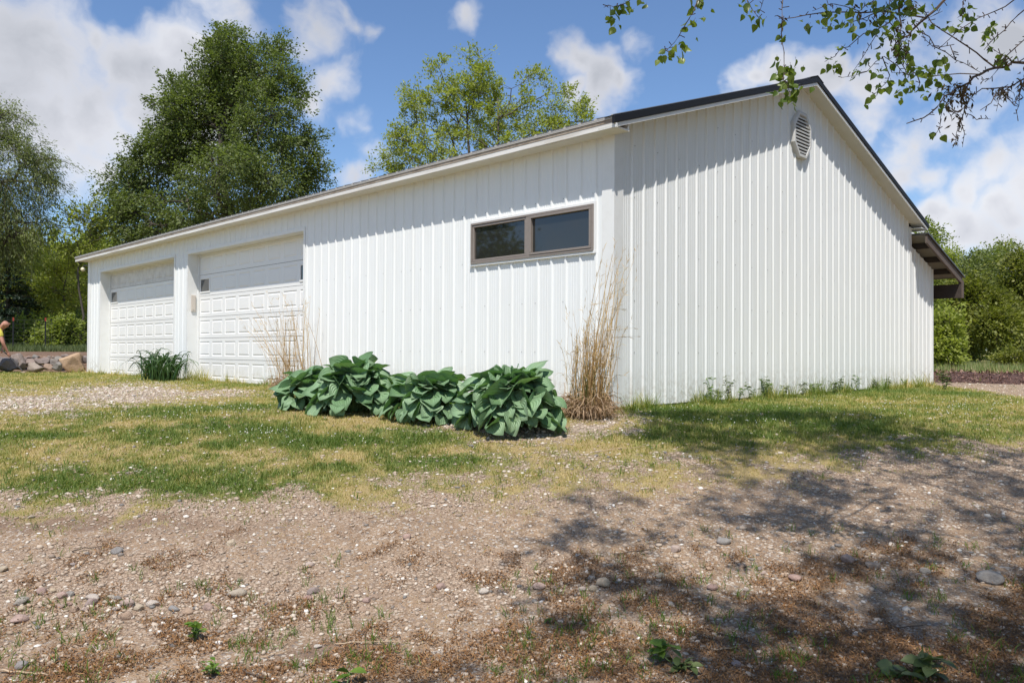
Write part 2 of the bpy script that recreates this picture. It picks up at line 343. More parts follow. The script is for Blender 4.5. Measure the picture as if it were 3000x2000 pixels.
def to_disp(x, y, z):
    dx = x - CX; dy = y - CY; dz = z - CZ
    f = dx * FW[0] + dy * FW[1] + dz * FW[2]; f = np.where(f < .3, .3, f)
    u = (dx * RT[0] + dy * RT[1]) / f; v = -(dx * UP[0] + dy * UP[1] + dz * UP[2]) / f
    a = u * math.cos(ROLL) - v * math.sin(ROLL); b = u * math.sin(ROLL) + v * math.cos(ROLL)
    return (1500 + FPX * a) / DS, (1000 + FPX * b) / DS
def blobs(X, Y, L):
    m = np.zeros_like(X)
    for (cx, cy, rx, ry, s) in L:
        d = np.sqrt(((X - cx) / rx) ** 2 + ((Y - cy) / ry) ** 2); m = np.maximum(m, s * np.clip(1.35 - d, 0, 1))
    return m
def masks(x, y):
    """what covers the yard: lawn, its dryness, loose gravel, fallen litter"""
    r, t = rt_of(x, y); X, Y = to_disp(x, y, slope_t(t))
    n1 = fbm2(x, y, 1.3, 21); n2 = fbm2(x, y, .35, 22); n3 = fbm2(x, y, .12, 23, 3)
    edge = np.interp(X, [-400, 0, 500, 900, 1250, 1450, 1700, 2000, 2352, 2800], [1172, 1172, 1165, 1150, 1125, 1090, 1060, 1055, 1010, 960])
    n4 = fbm2(x, y, .05, 24, 2)
    lawn = sst(58, -62, (Y - edge) + (n1 - .5) * 60 + (n2 - .5) * 120 + (n3 - .5) * 110)
    gravel = blobs(X, Y, [(60, 922, 230, 32, .95), (300, 905, 230, 32, 1), (480, 908, 110, 20, .8), (330, 885, 130, 10, .6), (20, 890, 80, 10, .5), (640, 905, 60, 14, .5),
                          (1130, 980, 260, 22, .95), (1250, 1000, 220, 40, 1), (1380, 970, 130, 35, 1), (1300, 1060, 260, 50, .85), (1500, 1065, 200, 50, .8), (1050, 1110, 420, 30, .7), (1700, 1085, 500, 40, .9), (2150, 1050, 350, 45, .95),
                          (780, 945, 250, 12, .6), (120, 1065, 110, 22, .6), (420, 1085, 320, 18, .5), (640, 1050, 60, 18, .55), (350, 1165, 700, 40, .75), (1050, 1150, 420, 40, .75), (1800, 900, 60, 8, .4),
                          (500, 1370, 700, 130, .8), (1100, 1330, 500, 90, .75), (1500, 1440, 400, 60, .5), (1250, 1520, 200, 40, .9), (650, 1560, 200, 30, .7), (80, 1500, 120, 50, .6)])
    gravel = np.clip(gravel * .8 + .12 + (n1 - .5) * .8 + (n2 - .5) * .9 + (n3 - .5) * .9 + .06, 0, 1)
    lawn = lawn * (1 - .62 * sst(.3, 1.1, gravel + (n4 - .5) * .6)) * (.72 + .5 * n3)
    apron = blobs(X, Y, [(40, 925, 260, 30, 1), (300, 906, 240, 30, 1), (500, 905, 110, 16, .85), (330, 884, 130, 9, .6), (1250, 1000, 200, 26, .9), (1370, 972, 110, 26, .9), (1120, 978, 220, 14, .8)])
    ap = sst(.30, 1.05, apron + (n2 - .5) * .9 + (n3 - .5) * 1.0); gravel = np.maximum(gravel, ap); lawn = lawn * (1 - .80 * ap * (.55 + .75 * n4))
    green = blobs(X, Y, [(720, 1010, 300, 22, 1), (950, 1005, 130, 24, 1), (600, 985, 180, 26, 1), (400, 950, 120, 14, .8), (560, 940, 90, 10, .8), (60, 1000, 120, 12, .7), (300, 1000, 150, 20, .6), (760, 1075, 60, 10, .9), (300, 1110, 400, 40, .75), (600, 1130, 150, 25, .6),
                         (600, 880, 250, 12, .5), (1850, 975, 300, 45, .85), (1600, 1000, 180, 30, .75), (2250, 1000, 200, 25, .5), (1750, 905, 250, 16, .7), (2050, 905, 200, 14, .5), (2100, 1030, 250, 22, .6), (1560, 940, 120, 20, .6), (1350, 1000, 60, 14, .6), (1050, 1060, 130, 12, .6)])
    green = np.clip(green * .72 + (n1 - .5) * .8 + (n2 - .5) * 1.0 + (n3 - .5) * 1.1 + .25 + .13 * sst(1025, 1075, Y) + .12 * sst(1300, 1500, X), 0, 1)
    litter = np.clip(sst(1170, 1300, Y) * (.36 + .26 * sst(700, 1500, X) + .22 * sst(1380, 1500, Y)) + (n2 - .5) * 1.1 + (n3 - .5) * 1.3, 0, 1) * sst(1150, 1240, Y)
    far = sst(15, 24, t)
    lawn = np.where(far > 0, lawn * (1 - far) + far * np.clip(.75 + (n1 - .5), 0, 1), lawn)
    # bare ground beyond the building: soil on the upper left terrace, pale track on the right
    terr = ((x < -18.6) & (t > 22.5)) * sst(33, 29, t + (n1 - .5) * 2)
    track = sst(-.15, .35, x * .87 + (y - 10.75) * .49 + (n1 - .5) * .8 + (n2 - .5) * .6) * sst(13.4, 12.9, y) * (x > -14) * sst(26, 18, x) * (t > 7)
    bare = np.maximum(terr, track); lawn = lawn * (1 - bare); gravel = np.maximum(gravel * (1 - far), .35 * track * (.6 + n2))
    global SOIL, AP
    AP = ap
    SOIL = np.clip(blobs(X, Y, [(180, 1200, 420, 34, .9), (600, 1230, 300, 24, .5), (790, 1500, 230, 34, 1), (60, 1530, 260, 50, .8), (520, 1570, 240, 30, .7), (2000, 1480, 700, 110, .7), (1500, 1560, 300, 40, .6), (2200, 1250, 400, 60, .4)]) + (n2 - .5) * .9 + (n3 - .5) * .8, 0, 1)
    return lawn, green, gravel, litter, terr
def axis(a, segs):
    out = [a]
    for end, step in segs:
        n = max(1, int(round((end - out[-1]) / step))); out += list(out[-1] + (end - out[-1]) * (np.arange(n) + 1) / n)
    return np.array(out)
rs = axis(-900, [(-120, 60), (-40, 5), (-18, 1.0), (-8, .16), (-3.2, .06), (4.2, .045), (8, .08), (16, .4), (40, 3), (120, 10), (900, 60)])
tS = axis(-900, [(-60, 60), (-8, 6), (2.2, .7), (3.0, .1), (7.5, .035), (12, .07), (22, .2), (30, .3), (60, 2), (200, 12), (1500, 90)])
RR, TT = np.meshgrid(rs, tS); GX, GY = xy_of(RR, TT); GZ = gz(GX, GY)
GZ = np.where(TT < 2.2, -.90, GZ)
ml, mg, mv, mli, mte = masks(GX, GY); msoil = SOIL.copy(); map_ = AP.copy()
nr, nt_ = len(rs), len(tS)
ii = np.arange(nr * nt_).reshape(nt_, nr)
F = np.stack([ii[:-1, :-1], ii[:-1, 1:], ii[1:, 1:], ii[1:, :-1]], -1).reshape(-1, 4)
def m_ground(K):
    a = K.N.new('ShaderNodeAttribute'); a.attribute_name = 'cover'
    s = K.N.new('ShaderNodeSeparateColor'); K.L.new(a.outputs['Color'], s.inputs[0]); lawn, green, grav = s.outputs; litter = a.outputs['Alpha']
    n1 = K.noise(1.1, 5); n2 = K.noise(9, 6, .7); n3 = K.noise(60, 4, .7); n4 = K.noise(260, 2, .6)
    dirt = K.ramp(n2, [(.3, (.23, .150, .092)), (.5, (.33, .225, .142)), (.72, (.42, .30, .20))])
    dirt = K.mix(K.rng(n1, .4, .65, 0, .4), dirt, (.22, .15, .105))
    dirt = K.mix(K.rng(n3, .52, .72, 0, .6), dirt, (.38, .31, .25)); dirt = K.mix(K.rng(n4, .60, .70, 0, .65), dirt, (.50, .45, .39)); dirt = K.mix(K.rng(n4, .42, .30, 0, .5), dirt, (.09, .065, .05))
    sk = K.N.new('ShaderNodeSeparateColor'); K.L.new(K.vor(120, 'Color'), sk.inputs[0]); sk2 = K.N.new('ShaderNodeSeparateColor'); K.L.new(K.vor(62, 'Color'), sk2.inputs[0])
    dirt = K.mix(K.rng(sk.outputs[0], .76, .82, 0, .65), dirt, K.ramp(sk.outputs[1], [(0, (.30, .225, .165)), (.6, (.42, .34, .265)), (1, (.60, .53, .45))])); dirt = K.mix(K.rng(sk.outputs[0], .20, .12, 0, .55), dirt, (.12, .085, .065))
    dirt = K.mix(K.rng(sk2.outputs[2], .90, .93, 0, .8), dirt, (.52, .47, .41)); dirt = K.mix(K.rng(sk2.outputs[2], .09, .06, 0, .7), dirt, (.20, .18, .17))
    v = K.vor(75, 'Color'); vd = K.vor(75); v2 = K.vor(190, 'Color')
    bw = K.N.new('ShaderNodeSeparateColor'); K.L.new(v, bw.inputs[0]); bw2 = K.N.new('ShaderNodeSeparateColor'); K.L.new(v2, bw2.inputs[0])
    st = K.ramp(bw.outputs[0], [(0, (.18, .16, .15)), (.3, (.33, .27, .23)), (.6, (.43, .37, .32)), (.9, (.58, .53, .47))])
    st2 = K.ramp(bw2.outputs[1], [(0, (.18, .15, .13)), (.5, (.35, .29, .245)), (1, (.55, .50, .44))])
    st = K.mix(.5, st, st2); st = K.mix(K.rng(vd, .35, .75, 0, .7), st, (.13, .10, .08))
    soil = K.attr('soil'); dirt = K.mix(K.rng(soil, .25, .95, 0, .65), dirt, K.ramp(n3, [(.3, (.10, .062, .045)), (.7, (.23, .155, .115))]))
    st = K.mix(K.rng(soil, .5, 1.0, 0, .6), st, (.17, .12, .09)); st = K.mix(1.0, st, (1.06, .92, .78), 'MULTIPLY'); st = K.mix(K.math('MULTIPLY', K.attr('apron'), .28), st, K.ramp(bw.outputs[1], [(0, (.30, .27, .24)), (.5, (.52, .48, .43)), (1, (.75, .71, .66))]))
    gm = K.math('ADD', grav, K.math('MULTIPLY', K.math('SUBTRACT', n3, .5), .9))
    c = K.mix(K.rng(gm, .3, .62), dirt, st)
    li = K.math('ADD', litter, K.math('MULTIPLY', K.math('SUBTRACT', n2, .5), 1.2))
    c = K.mix(K.rng(li, .60, 1.0, 0, .5), c, K.ramp(n3, [(.3, (.085, .048, .026)), (.7, (.21, .125, .07))]))
    gg = K.math('ADD', green, K.math('MULTIPLY', K.math('SUBTRACT', n2, .5), .9))
    gr = K.ramp(gg, [(.05, (.42, .32, .16)), (.4, (.27, .24, .09)), (.8, (.11, .15, .038))])
    gr = K.mix(K.rng(n4, .4, .65, 0, .55), gr, (.10, .08, .04))
    lm = K.math('ADD', lawn, K.math('MULTIPLY', K.math('SUBTRACT', n3, .5), 1.0))
    c = K.mix(K.rng(lm, .3, .7), c, gr)
    t = K.attr('terr'); c = K.mix(t, c, K.ramp(n2, [(.3, (.10, .06, .04)), (.7, (.24, .165, .12))]))
    h = K.math('ADD', K.math('MULTIPLY', n3, 1.0), K.math('ADD', K.math('MULTIPLY', n4, .5), K.math('MULTIPLY', K.math('SUBTRACT', 1.0, vd), K.math('MULTIPLY', grav, .5))))
    return K.pbr(c, .95, spec=.15, nrm=K.bump(h, .9, .012))
M['ground'] = mat('yard_ground', m_ground)
g = np_mesh('ground', np.stack([GX, GY, GZ], -1).reshape(-1, 3), F, M['ground'], smooth=True, attrs={'terr': mte.ravel().astype(float), 'soil': msoil.ravel(), 'apron': map_.ravel()},
            cols={'cover': np.stack([ml, mg, mv, mli], -1).reshape(-1, 4)})
tag(g, kind='structure')

# ------------------------------------------------------------------ building
SP = .2286
def profile(a, b, off):                                        # steel panel section: (position, depth) between a and b
    pts = {}
    k0 = int(math.floor((a - off) / SP)) - 1; k1 = int(math.ceil((b - off) / SP)) + 1
    seq = []
    for k in range(k0, k1 + 1):
        c = off + k * SP
        seq += [(c - .026, 0), (c - .010, .019), (c + .010, .019), (c + .026, 0)]
        for m in (.076, .1143, .1525): seq += [(c + m - .009, 0), (c + m - .004, .0028), (c + m + .004, .0028), (c + m + .009, 0)]
    xs = np.array([q[0] for q in seq]); ds = np.array([q[1] for q in seq])
    inside = [(x, d) for x, d in seq if a < x < b]
    return [(a, float(np.interp(a, xs, ds)))] + inside + [(b, float(np.interp(b, xs, ds)))]
def panel_x(mb, x0, x1, z0, z1, y=0.0, off=-.256, sgn=-1):
    pr = profile(x0, x1, off); z0f = z0 if callable(z0) else (lambda q: z0); z1f = z1 if callable(z1) else (lambda q: z1)
    for (a, da), (b, db) in zip(pr[:-1], pr[1:]):
        mb.add([(a, y + sgn * da, z0f(a)), (b, y + sgn * db, z0f(b)), (b, y + sgn * db, z1f(b)), (a, y + sgn * da, z1f(a))], [(0, 1, 2, 3)])
def panel_y(mb, y0, y1, z0, z1, x=0.0, off=.336, cuts=()):
    pr = profile(y0, y1, off); z1f = z1 if callable(z1) else (lambda q: z1)
    for c in cuts: pr = sorted(pr + [(c, float(np.interp(c, [q[0] for q in pr], [q[1] for q in pr])))])
    for (a, da), (b, db) in zip(pr[:-1], pr[1:]):
        if b - a < 1e-6: continue
        mb.add([(x + da, a, z0), (x + db, b, z0), (x + db, b, z1f(b)), (x + da, a, z1f(a))], [(0, 1, 2, 3)])
B = empty('pole_building', (0, 0, 0), 'long white ribbed metal garage building with two overhead doors and black trimmed roof', 'garage building')
D1 = (-17.32, -12.37); D2 = (-11.62, -6.75); DT = 2.70; JD = .235     # the two door openings, their head height and reveal depth
WX0, WX1, WZ0, WZ1 = -2.375, -.27, 1.785, 2.325
mb = MB(); ztop = H_ + .01
for a, b, z0, z1 in ((-L_, D1[0] - .03, 0, ztop), (D1[0] - .03, D1[1] + .03, DT + .03, ztop), (D1[1] + .03, D2[0] - .03, 0, ztop), (D2[0] - .03, D2[1] + .03, DT + .03, ztop),
                     (D2[1] + .03, WX0, 0, ztop), (WX0, WX1, 0, WZ0), (WX0, WX1, WZ1, ztop), (WX1, -.16, 0, ztop)):
    panel_x(mb, a, b, z0, z1)
mb.build('front_wall', M['siding'], B)
mb = MB(); rake = lambda y: 3.055 + .285 * PT + PT * min(y, W_ - y) + .02
panel_y(mb, .16, W_ - .08, 0, rake, cuts=(W_ / 2,)); mb.build('gable_wall', M['siding'], B)
mb = MB(); panel_x(mb, -L_, 0, 0, ztop, y=W_, sgn=1); mb.build('rear_wall', M['siding'], B)
mb = MB()
pr = profile(0, W_, .3)
for (a, da), (b, db) in zip(pr[:-1], pr[1:]): mb.add([(-L_ - da, a, 0), (-L_ - db, b, 0), (-L_ - db, b, rake(b)), (-L_ - da, a, rake(a))], [(0, 3, 2, 1)])
mb.build('end_wall', M['siding'], B)
# corner trims: flat folded steel standing proud of the ribs
def corner(x, y, sx, sy, zt):
    m = MB(); e = .023
    a = (x + sx * e, y - 0 + sy * e)
    pts = [(x - sx * .17, y + sy * .004), (x - sx * .155, y + sy * e), a, (x + sx * e, y - sy * .145), (x + sx * .004, y - sy * .16)]
    for p, q in zip(pts[:-1], pts[1:]): m.add([(*p, 0), (*q, 0), (*q, zt), (*p, zt)], [(0, 1, 2, 3)])
    return m
corner(0, 0, 1, -1, H_ + .012).build('corner_trim', M['trim'], B, fix=False)
corner(-L_, 0, -1, -1, H_ + .012).build('corner_trim', M['trim'], B)
mb = MB(); mb.box(-.0, W_ - .09, 0, .024, W_ + .012, H_ + .01); mb.build('corner_trim', M['trim'], B)
# pressure treated skirt board under the steel
for a, b in ((-L_ + .02, D1[0] - .02), (D1[1] + .02, D2[0] - .02), (D2[1] + .02, -.02)): MB().box(a, .008, -.22, b, .05, .012).build('skirt_board', M['timber'], B)
MB().box(-.05, .06, -.22, -.008, W_ - .02, .012).build('skirt_board', M['timber'], B)
# jambs and heads
for (a, b) in (D1, D2):
    m = MB()
    m.box(a - .06, -.024, -.06, a, JD, DT); m.box(b, -.024, -.06, b + .045, JD, DT); m.box(a - .06, -.026, DT, b + .045, JD, DT + .06)
    m.build('door_jamb', M['trim'], B)
    m = MB()
    m.box(a - .002, JD - .03, -.05, a + .03, JD - .004, DT - .002); m.box(b - .03, JD - .03, -.05, b + .002, JD - .004, DT - .002); m.box(a + .03, JD - .03, DT - .03, b - .03, JD - .004, DT - .002)
    m.build('door_stop', M['cream'] if False else M['trim'], B)
def garage_door(a, b, grimy, wins):
    d = bpy.data.objects.new('garage_door', None); COL.objects.link(d); d.parent = B; d.location = (a, JD, -.03); d.empty_display_size = .1
    SH = .457; n = 8; cw = (b - a) / n; Y = JD
    def section(r0, name, material):
        m = MB(); z0 = -.03 + (5 - r0) * SH; z1 = z0 + SH; g_ = .004
        for c in range(n):
            x0 = a + c * cw; x1 = x0 + cw; px0 = x0 + .062; px1 = x1 - .062; pz0 = z0 + .075; pz1 = z1 - .075
            is_win = r0 == 1 and c in wins
            if is_win: px0 -= .01; px1 += .01; pz0 -= .012; pz1 += .012
            O = [(x0, z0 + g_), (x1, z0 + g_), (x1, z1 - g_), (x0, z1 - g_)]; P = [(px0, pz0), (px1, pz0), (px1, pz1), (px0, pz1)]
            ring = lambda q, e, dy: [(q[0][0] + e, Y + dy, q[0][1] + e), (q[1][0] - e, Y + dy, q[1][1] + e), (q[2][0] - e, Y + dy, q[2][1] - e), (q[3][0] + e, Y + dy, q[3][1] - e)]
            if is_win: rings = [ring(O, 0, 0), ring(P, 0, 0), ring(P, .004, -.014), ring(P, .034, -.014), ring(P, .038, .002)]
            else: rings = [ring(O, 0, 0), ring(P, 0, 0), ring(P, .014, .009), ring(P, .024, .009), ring(P, .046, .001)]
            vs = sum(rings, []); fs = []
            for k in range(len(rings) - 1):
                for j in range(4): fs.append((k * 4 + j, k * 4 + (j + 1) % 4, k * 4 + 4 + (j + 1) % 4, k * 4 + 4 + j))
            if not is_win: fs.append(tuple((len(rings) - 1) * 4 + j for j in range(4)))
            m.add(vs, fs)
        # tongue and groove returns at the joint
        m.add([(a, Y, z1 - g_), (b, Y, z1 - g_), (b, Y + .02, z1 - g_ - .0), (a, Y + .02, z1 - g_)], [(0, 1, 2, 3)])
        m.add([(a, Y, z0 + g_), (b, Y, z0 + g_), (b, Y + .02, z0 + g_), (a, Y + .02, z0 + g_)], [(0, 1, 2, 3)])
        o = m.build(name, material, d); o.location = (-a, -JD, .03); return o
    for r0 in range(6): section(r0, 'door_section', M['doorgrime'] if r0 == 0 and grimy else M['door'])
    for c in wins:
        z0 = -.03 + 4 * SH; x0 = a + c * cw
        m = MB(); m.box(x0 + .07, Y + .0005, z0 + .08, x0 + cw - .07, Y + .004, z0 + SH - .08)
        o = m.build('window_pane', M['doorglass'], d); o.location = (-a, -JD, .03)
    m = MB(); m.box(a, Y + .021, -.03, b, Y + .04, DT + .03); o = m.build('door_backing', M['seal'], d); o.location = (-a, -JD, .03)
    m = MB(); m.box(a + .01, Y - .004, -.075, b - .01, Y + .03, -.032); o = m.build('bottom_seal', M['seal'], d); o.location = (-a, -JD, .03)
    return d
garage_door(D1[0], D1[1], True, (0, 7)); garage_door(D2[0], D2[1], False, (0, 7))
# sill slab
mb = MB()
for a, b in (D1, D2): mb.box(a - .03, -.02, -.25, b + .02, JD + .3, -.078)
mb.build('door_slab', mat('concrete', lambda K: K.pbr(K.mix(K.noise(9, 6, .7), (.25, .23, .2), (.4, .38, .34)), .9)), B)
# reflector box on the jamb of the near door
mb = MB(); mb.box(D2[0] + .001, .055, 1.46, D2[0] + .03, .15, 1.82); mb.box(D2[0] + .03, .07, 1.49, D2[0] + .036, .135, 1.79)
mb.build('jamb_box', M['greybox'], B, bevel=.004)
# window
wf = bpy.data.objects.new('window', None); COL.objects.link(wf); wf.parent = B; wf.location = ((WX0 + WX1) / 2, 0, WZ0)
def wpart(m, name, material, **k):
    o = m.build(name, material, wf, **k); o.location = (-(WX0 + WX1) / 2, 0, -WZ0); return o
m = MB(); t = .03
m.box(WX0 - t, -.026, WZ1, WX1 + t, .0, WZ1 + t); m.box(WX0 - t, -.034, WZ0 - t, WX1 + t, .0, WZ0); m.box(WX0 - t, -.026, WZ0, WX0, 0, WZ1); m.box(WX1, -.026, WZ0, WX1 + t, 0, WZ1)
wpart(m, 'window_trim', M['trim'])
m = MB(); t = .026; XM = -1.315
m.box(WX0, -.045, WZ1 - t, WX1, .04, WZ1); m.box(WX0, -.045, WZ0, WX1, .04, WZ0 + t); m.box(WX0, -.045, WZ0 + t, WX0 + t, .04, WZ1 - t); m.box(WX1 - t, -.045, WZ0 + t, WX1, .04, WZ1 - t)
m.box(XM - .03, -.042, WZ0 + t, XM + .03, .04, WZ1 - t)
wpart(m, 'window_frame', M['bronze'], bevel=.003)
for a, b, y0 in ((WX0 + t + .002, XM - .032, -.036), (XM + .032, WX1 - t - .002, -.050)):
    m = MB(); q = .029; z0 = WZ0 + t + .003; z1 = WZ1 - t - .003
    m.box(a, y0, z1 - q, b, .02, z1); m.box(a, y0, z0, b, .02, z0 + q); m.box(a, y0, z0 + q, a + q, .02, z1 - q); m.box(b - q, y0, z0 + q, b, .02, z1 - q)
    wpart(m, 'sash', M['bronze'], bevel=.004)
    m = MB(); m.box(a + q, -.008, z0 + q, b - q, .0, z1 - q); wpart(m, 'pane', M['glass'])
m = MB(); m.box(WX0, .041, WZ0, WX1, .06, WZ1); wpart(m, 'track', M['bronzedark'])
# gable vent: octagonal louvre standing tall
vent = bpy.data.objects.new('gable_vent', None); COL.objects.link(vent); vent.parent = B; VY, VZ, VA, VB = 4.60, 3.965, .30, .36; vent.location = (.02, VY, VZ)
def octo(a, b, c=.42): return [(-a * c, -b), (a * c, -b), (a, -b * c), (a, b * c), (a * c, b), (-a * c, b), (-a, b * c), (-a, -b * c)]
def vpart(m, n, mt_, **k): o = m.build(n, mt_, vent, **k); o.location = (-.02, -VY, -VZ); return o
m = MB(); rings = [[(x, VY + p[0], VZ + p[1]) for p in octo(a, b)] for x, a, b in ((.0, VA, VB), (.05, VA, VB), (.066, VA - .02, VB - .02), (.066, VA - .055, VB - .06), (.03, VA - .065, VB - .07))]
vs = sum(rings, []); fs = [(k * 8 + j, k * 8 + (j + 1) % 8, k * 8 + 8 + (j + 1) % 8, k * 8 + 8 + j) for k in range(4) for j in range(8)]
m.add(vs, fs); vpart(m, 'vent_frame', M['vent'])
m = MB(); m.add([(.022, VY + p[0], VZ + p[1]) for p in octo(VA - .05, VB - .05)], [tuple(range(8))]); vpart(m, 'vent_back', M['ventdark'])
for k in range(11):
    zz = VZ - VB + .095 + k * .052; h = abs(zz - VZ); hw = VA - .06 if h < VB * .42 else (VA - .06) * (1 - .58 * (h - VB * .42) / (VB * .58))
    m = MB(); m.hexa([(.028, VY - hw, zz + .022), (.060, VY - hw, zz - .014), (.060, VY + hw, zz - .014), (.028, VY + hw, zz + .022), (.028, VY - hw, zz + .034), (.062, VY - hw, zz + .006), (.062, VY + hw, zz + .006), (.028, VY + hw, zz + .034)])
    vpart(m, 'slat', M['vent'])
# screws in rows beside the ribs
mb = MB()
for z in (.62, 1.22, 1.80, 2.45):
    for k in range(78):
        x = -.256 - k * SP - .045
        if D1[0] - .1 < x < D1[1] + .1 or D2[0] - .1 < x < D2[1] + .1 or x < -L_ or (WX0 - .05 < x < WX1 + .05 and z > 1.7 and z < 2.4): continue
        if k % 2 == 0 or k % 5 == 0: mb.box(x - .0035, -.006, z - .0035, x + .0035, .001, z + .0035)
for z in (.62, 1.22, 1.82, 2.42, 3.02, 3.6):
    for k in range(40):
        y = .336 + k * SP + .05
        if z < rake(y) - .2 and k % 2 == 0: mb.box(-.001, y - .0035, z - .0035, .006, y + .0035, z + .0035)
o = mb.build('screw', M['screw'], B); o['kind'] = 'stuff'
# eaves: soffit, fascia, roof
E, EG = .285, .235; ZF = 3.055                                 # eave overhang, gable overhang, fascia bottom height
xa, xb = -L_ - .25, EG
mb = MB(); mb.box(xa + .02, -E + .018, ZF + .012, .02, .02, ZF + .03); mb.box(.021, -E + .018, ZF + .012, EG - .021, -.03, ZF + .03); mb.box(.026, -.029, ZF + .010, EG - .0215, -.002, ZF + .105); mb.build('eave_soffit', M['soffit'], B)
def fascia_run(name, x0, x1):
    m = MB(); m.box(x0, -E - .004, ZF + .058, x1, -E + .0, ZF + .116); m.build('fascia_apron', M['apron'], B, bevel=.002)
    m = MB(); m.box(x0, -E + .0005, ZF, x1, -E + .02, ZF + .112); m.box(x0, -E + .02, ZF, x1, -E + .05, ZF + .010)
    return m.build(name, M['fascia'], B, bevel=.003)
edges = [xa, -16.2, -13.1, -10.1, -7.05, -4.0, -.95 - .6, .20]
edges = [xa, -15.0, -11.9, -8.85, -5.8, -2.75, EG - .02]
for a, b in zip(edges[:-1], edges[1:]): fascia_run('fascia', a + .0015, b - .0015)
# main roof: ribbed steel sheets, front slope and rear slope
RZ0 = ZF + .122
def roof_slope(front):
    m = MB(); me_ = MB(); prs = profile(xa - .03, EG + .0, -.256); t = .012
    y0, z0 = (-E - .014, RZ0) if front else (W_ + E + .014, RZ0)
    y1 = W_ / 2; z1 = z0 + PT * abs(y1 - y0)
    for (a, da), (b, db) in zip(prs[:-1], prs[1:]):
        m.add([(a, y0, z0 + da), (b, y0, z0 + db), (b, y1, z1 + db), (a, y1, z1 + da)], [(0, 1, 2, 3) if front else (3, 2, 1, 0)])
        me_.add([(a, y0, z0 - .012), (b, y0, z0 - .012), (b, y0, z0 + db), (a, y0, z0 + da)], [(0, 1, 2, 3) if front else (3, 2, 1, 0)])
        m.add([(a, y0, z0 - t), (b, y0, z0 - t), (b, y1, z1 - t), (a, y1, z1 - t)], [(3, 2, 1, 0) if front else (0, 1, 2, 3)])
    me_.build('sheet_edge', M['roofedge'], B); return m.build('roof_sheet', M['roofmetal'], B)
roof_slope(True); roof_slope(False)
m = MB(); m.box(xa - .02, -E - .013, RZ0 - .026, EG - .03, -E - .005, RZ0 - .0135); m.build('drip_edge', M['roofedge'], B)
def rake_piece(name, mat_, x0, x1, dz0, dz1, front, y_start, y_end, bev=0):
    # bar following the gable slope; dz measured from the line through the fascia bottom
    f = lambda y: ZF + PT * ((y + E) if front else (W_ + E - y))
    m = MB(); a, b = y_start, y_end
    m.hexa([(x0, a, f(a) + dz0), (x1, a, f(a) + dz0), (x1, b, f(b) + dz0), (x0, b, f(b) + dz0), (x0, a, f(a) + dz1), (x1, a, f(a) + dz1), (x1, b, f(b) + dz1), (x0, b, f(b) + dz1)])
    return m.build(name, mat_, B, bevel=bev, fix=True)
mid = W_ / 2
for fr in (True, False):
    a, b = (-E, mid) if fr else (W_ + E, mid)
    rake_piece('rake_fascia', M['trim'], EG - .02, EG, 0, .044, fr, a, b)
    rake_piece('rake_soffit', M['rake_soffit'], .0, EG - .021, .012, .03, fr, a, b)
    rake_piece('rake_trim', M['black'], EG - .022, EG + .014, .046, .126, fr, a - .03 if fr else a + .03, b, .006)
    rake_piece('rake_trim', M['black'], EG - .13, EG + .014, .1265, .136, fr, a - .03 if fr else a + .03, b, .004)
# the far gable gets the same finish
for fr in (True, False):
    a, b = (-E, mid) if fr else (W_ + E, mid)
    rake_piece('rake_fascia', M['trim'], xa, xa + .02, 0, .105, fr, a, b)
    rake_piece('rake_soffit', M['rake_soffit'], xa + .021, -L_ - .001, .012, .03, fr, a, b)
m = MB(); m.box(EG - .019, -E - .002, ZF, EG + .012, -E + .03, ZF + .045); m.build('fascia_end', M['trim'], B)
m = MB(); zr = ZF + PT * (mid + E) + .138
m.hexa([(xa, mid - .2, zr - .062), (EG + .015, mid - .2, zr - .062), (EG + .015, mid, zr + .004), (xa, mid, zr + .004), (xa, mid - .2, zr - .052), (EG + .015, mid - .2, zr - .052), (EG + .015, mid, zr + .014), (xa, mid, zr + .014)])
m.hexa([(xa, mid, zr + .003), (EG + .015, mid, zr + .003), (EG + .015, mid + .2, zr - .063), (xa, mid + .2, zr - .063), (xa, mid, zr + .013), (EG + .015, mid, zr + .013), (EG + .015, mid + .2, zr - .053), (xa, mid + .2, zr - .053)])
m.build('ridge_cap', M['black'], B)
mb = MB(); mb.box(xa + .02, W_ - .02, ZF + .012, EG - .02, W_ + E - .018, ZF + .03); mb.box(xa, W_ + E - .02, ZF, EG - .02, W_ + E, ZF + .112); mb.build('rear_fascia', M['trim'], B)
# open lean-to behind: end wall panel, rafters, purlins, header, roof
LX = .30; LY0, LY1 = 9.45, 11.65; lz = lambda y: 2.95 - .30 * (y - LY0)
mb = MB(); panel_y(mb, W_ + .012, 10.74, -.02, lambda y: lz(y) - .17, x=-.02, off=.336); mb.build('lean_to_wall', M['siding'], B)
mb = MB(); mb.box(-.03, 10.70, -.02, .004, 10.76, lz(10.76) - .17); mb.build('lean_to_trim', M['trim'], B)
def sl_box(m, x0, x1, ya, yb, d0, d1): m.hexa([(x0, ya, lz(ya) + d0), (x1, ya, lz(ya) + d0), (x1, yb, lz(yb) + d0), (x0, yb, lz(yb) + d0), (x0, ya, lz(ya) + d1), (x1, ya, lz(ya) + d1), (x1, yb, lz(yb) + d1), (x0, yb, lz(yb) + d1)])
m = MB(); sl_box(m, LX - .04, LX, LY0, LY1, -.17, -.005); m.build('rafter', M['oldtimber'], B, fix=True)
for xx in (-2.4, -4.8, -7.2): m = MB(); sl_box(m, xx - .04, xx, LY0, LY1, -.17, -.046); m.build('rafter', M['shadetimber'], B, fix=True)
for yy in (9.8, 10.5, 11.15): m = MB(); m.box(-9.0, yy, lz(yy) - .13, LX - .041, yy + .045, lz(yy) - .02); m.build('purlin', M['shadetimber'], B)
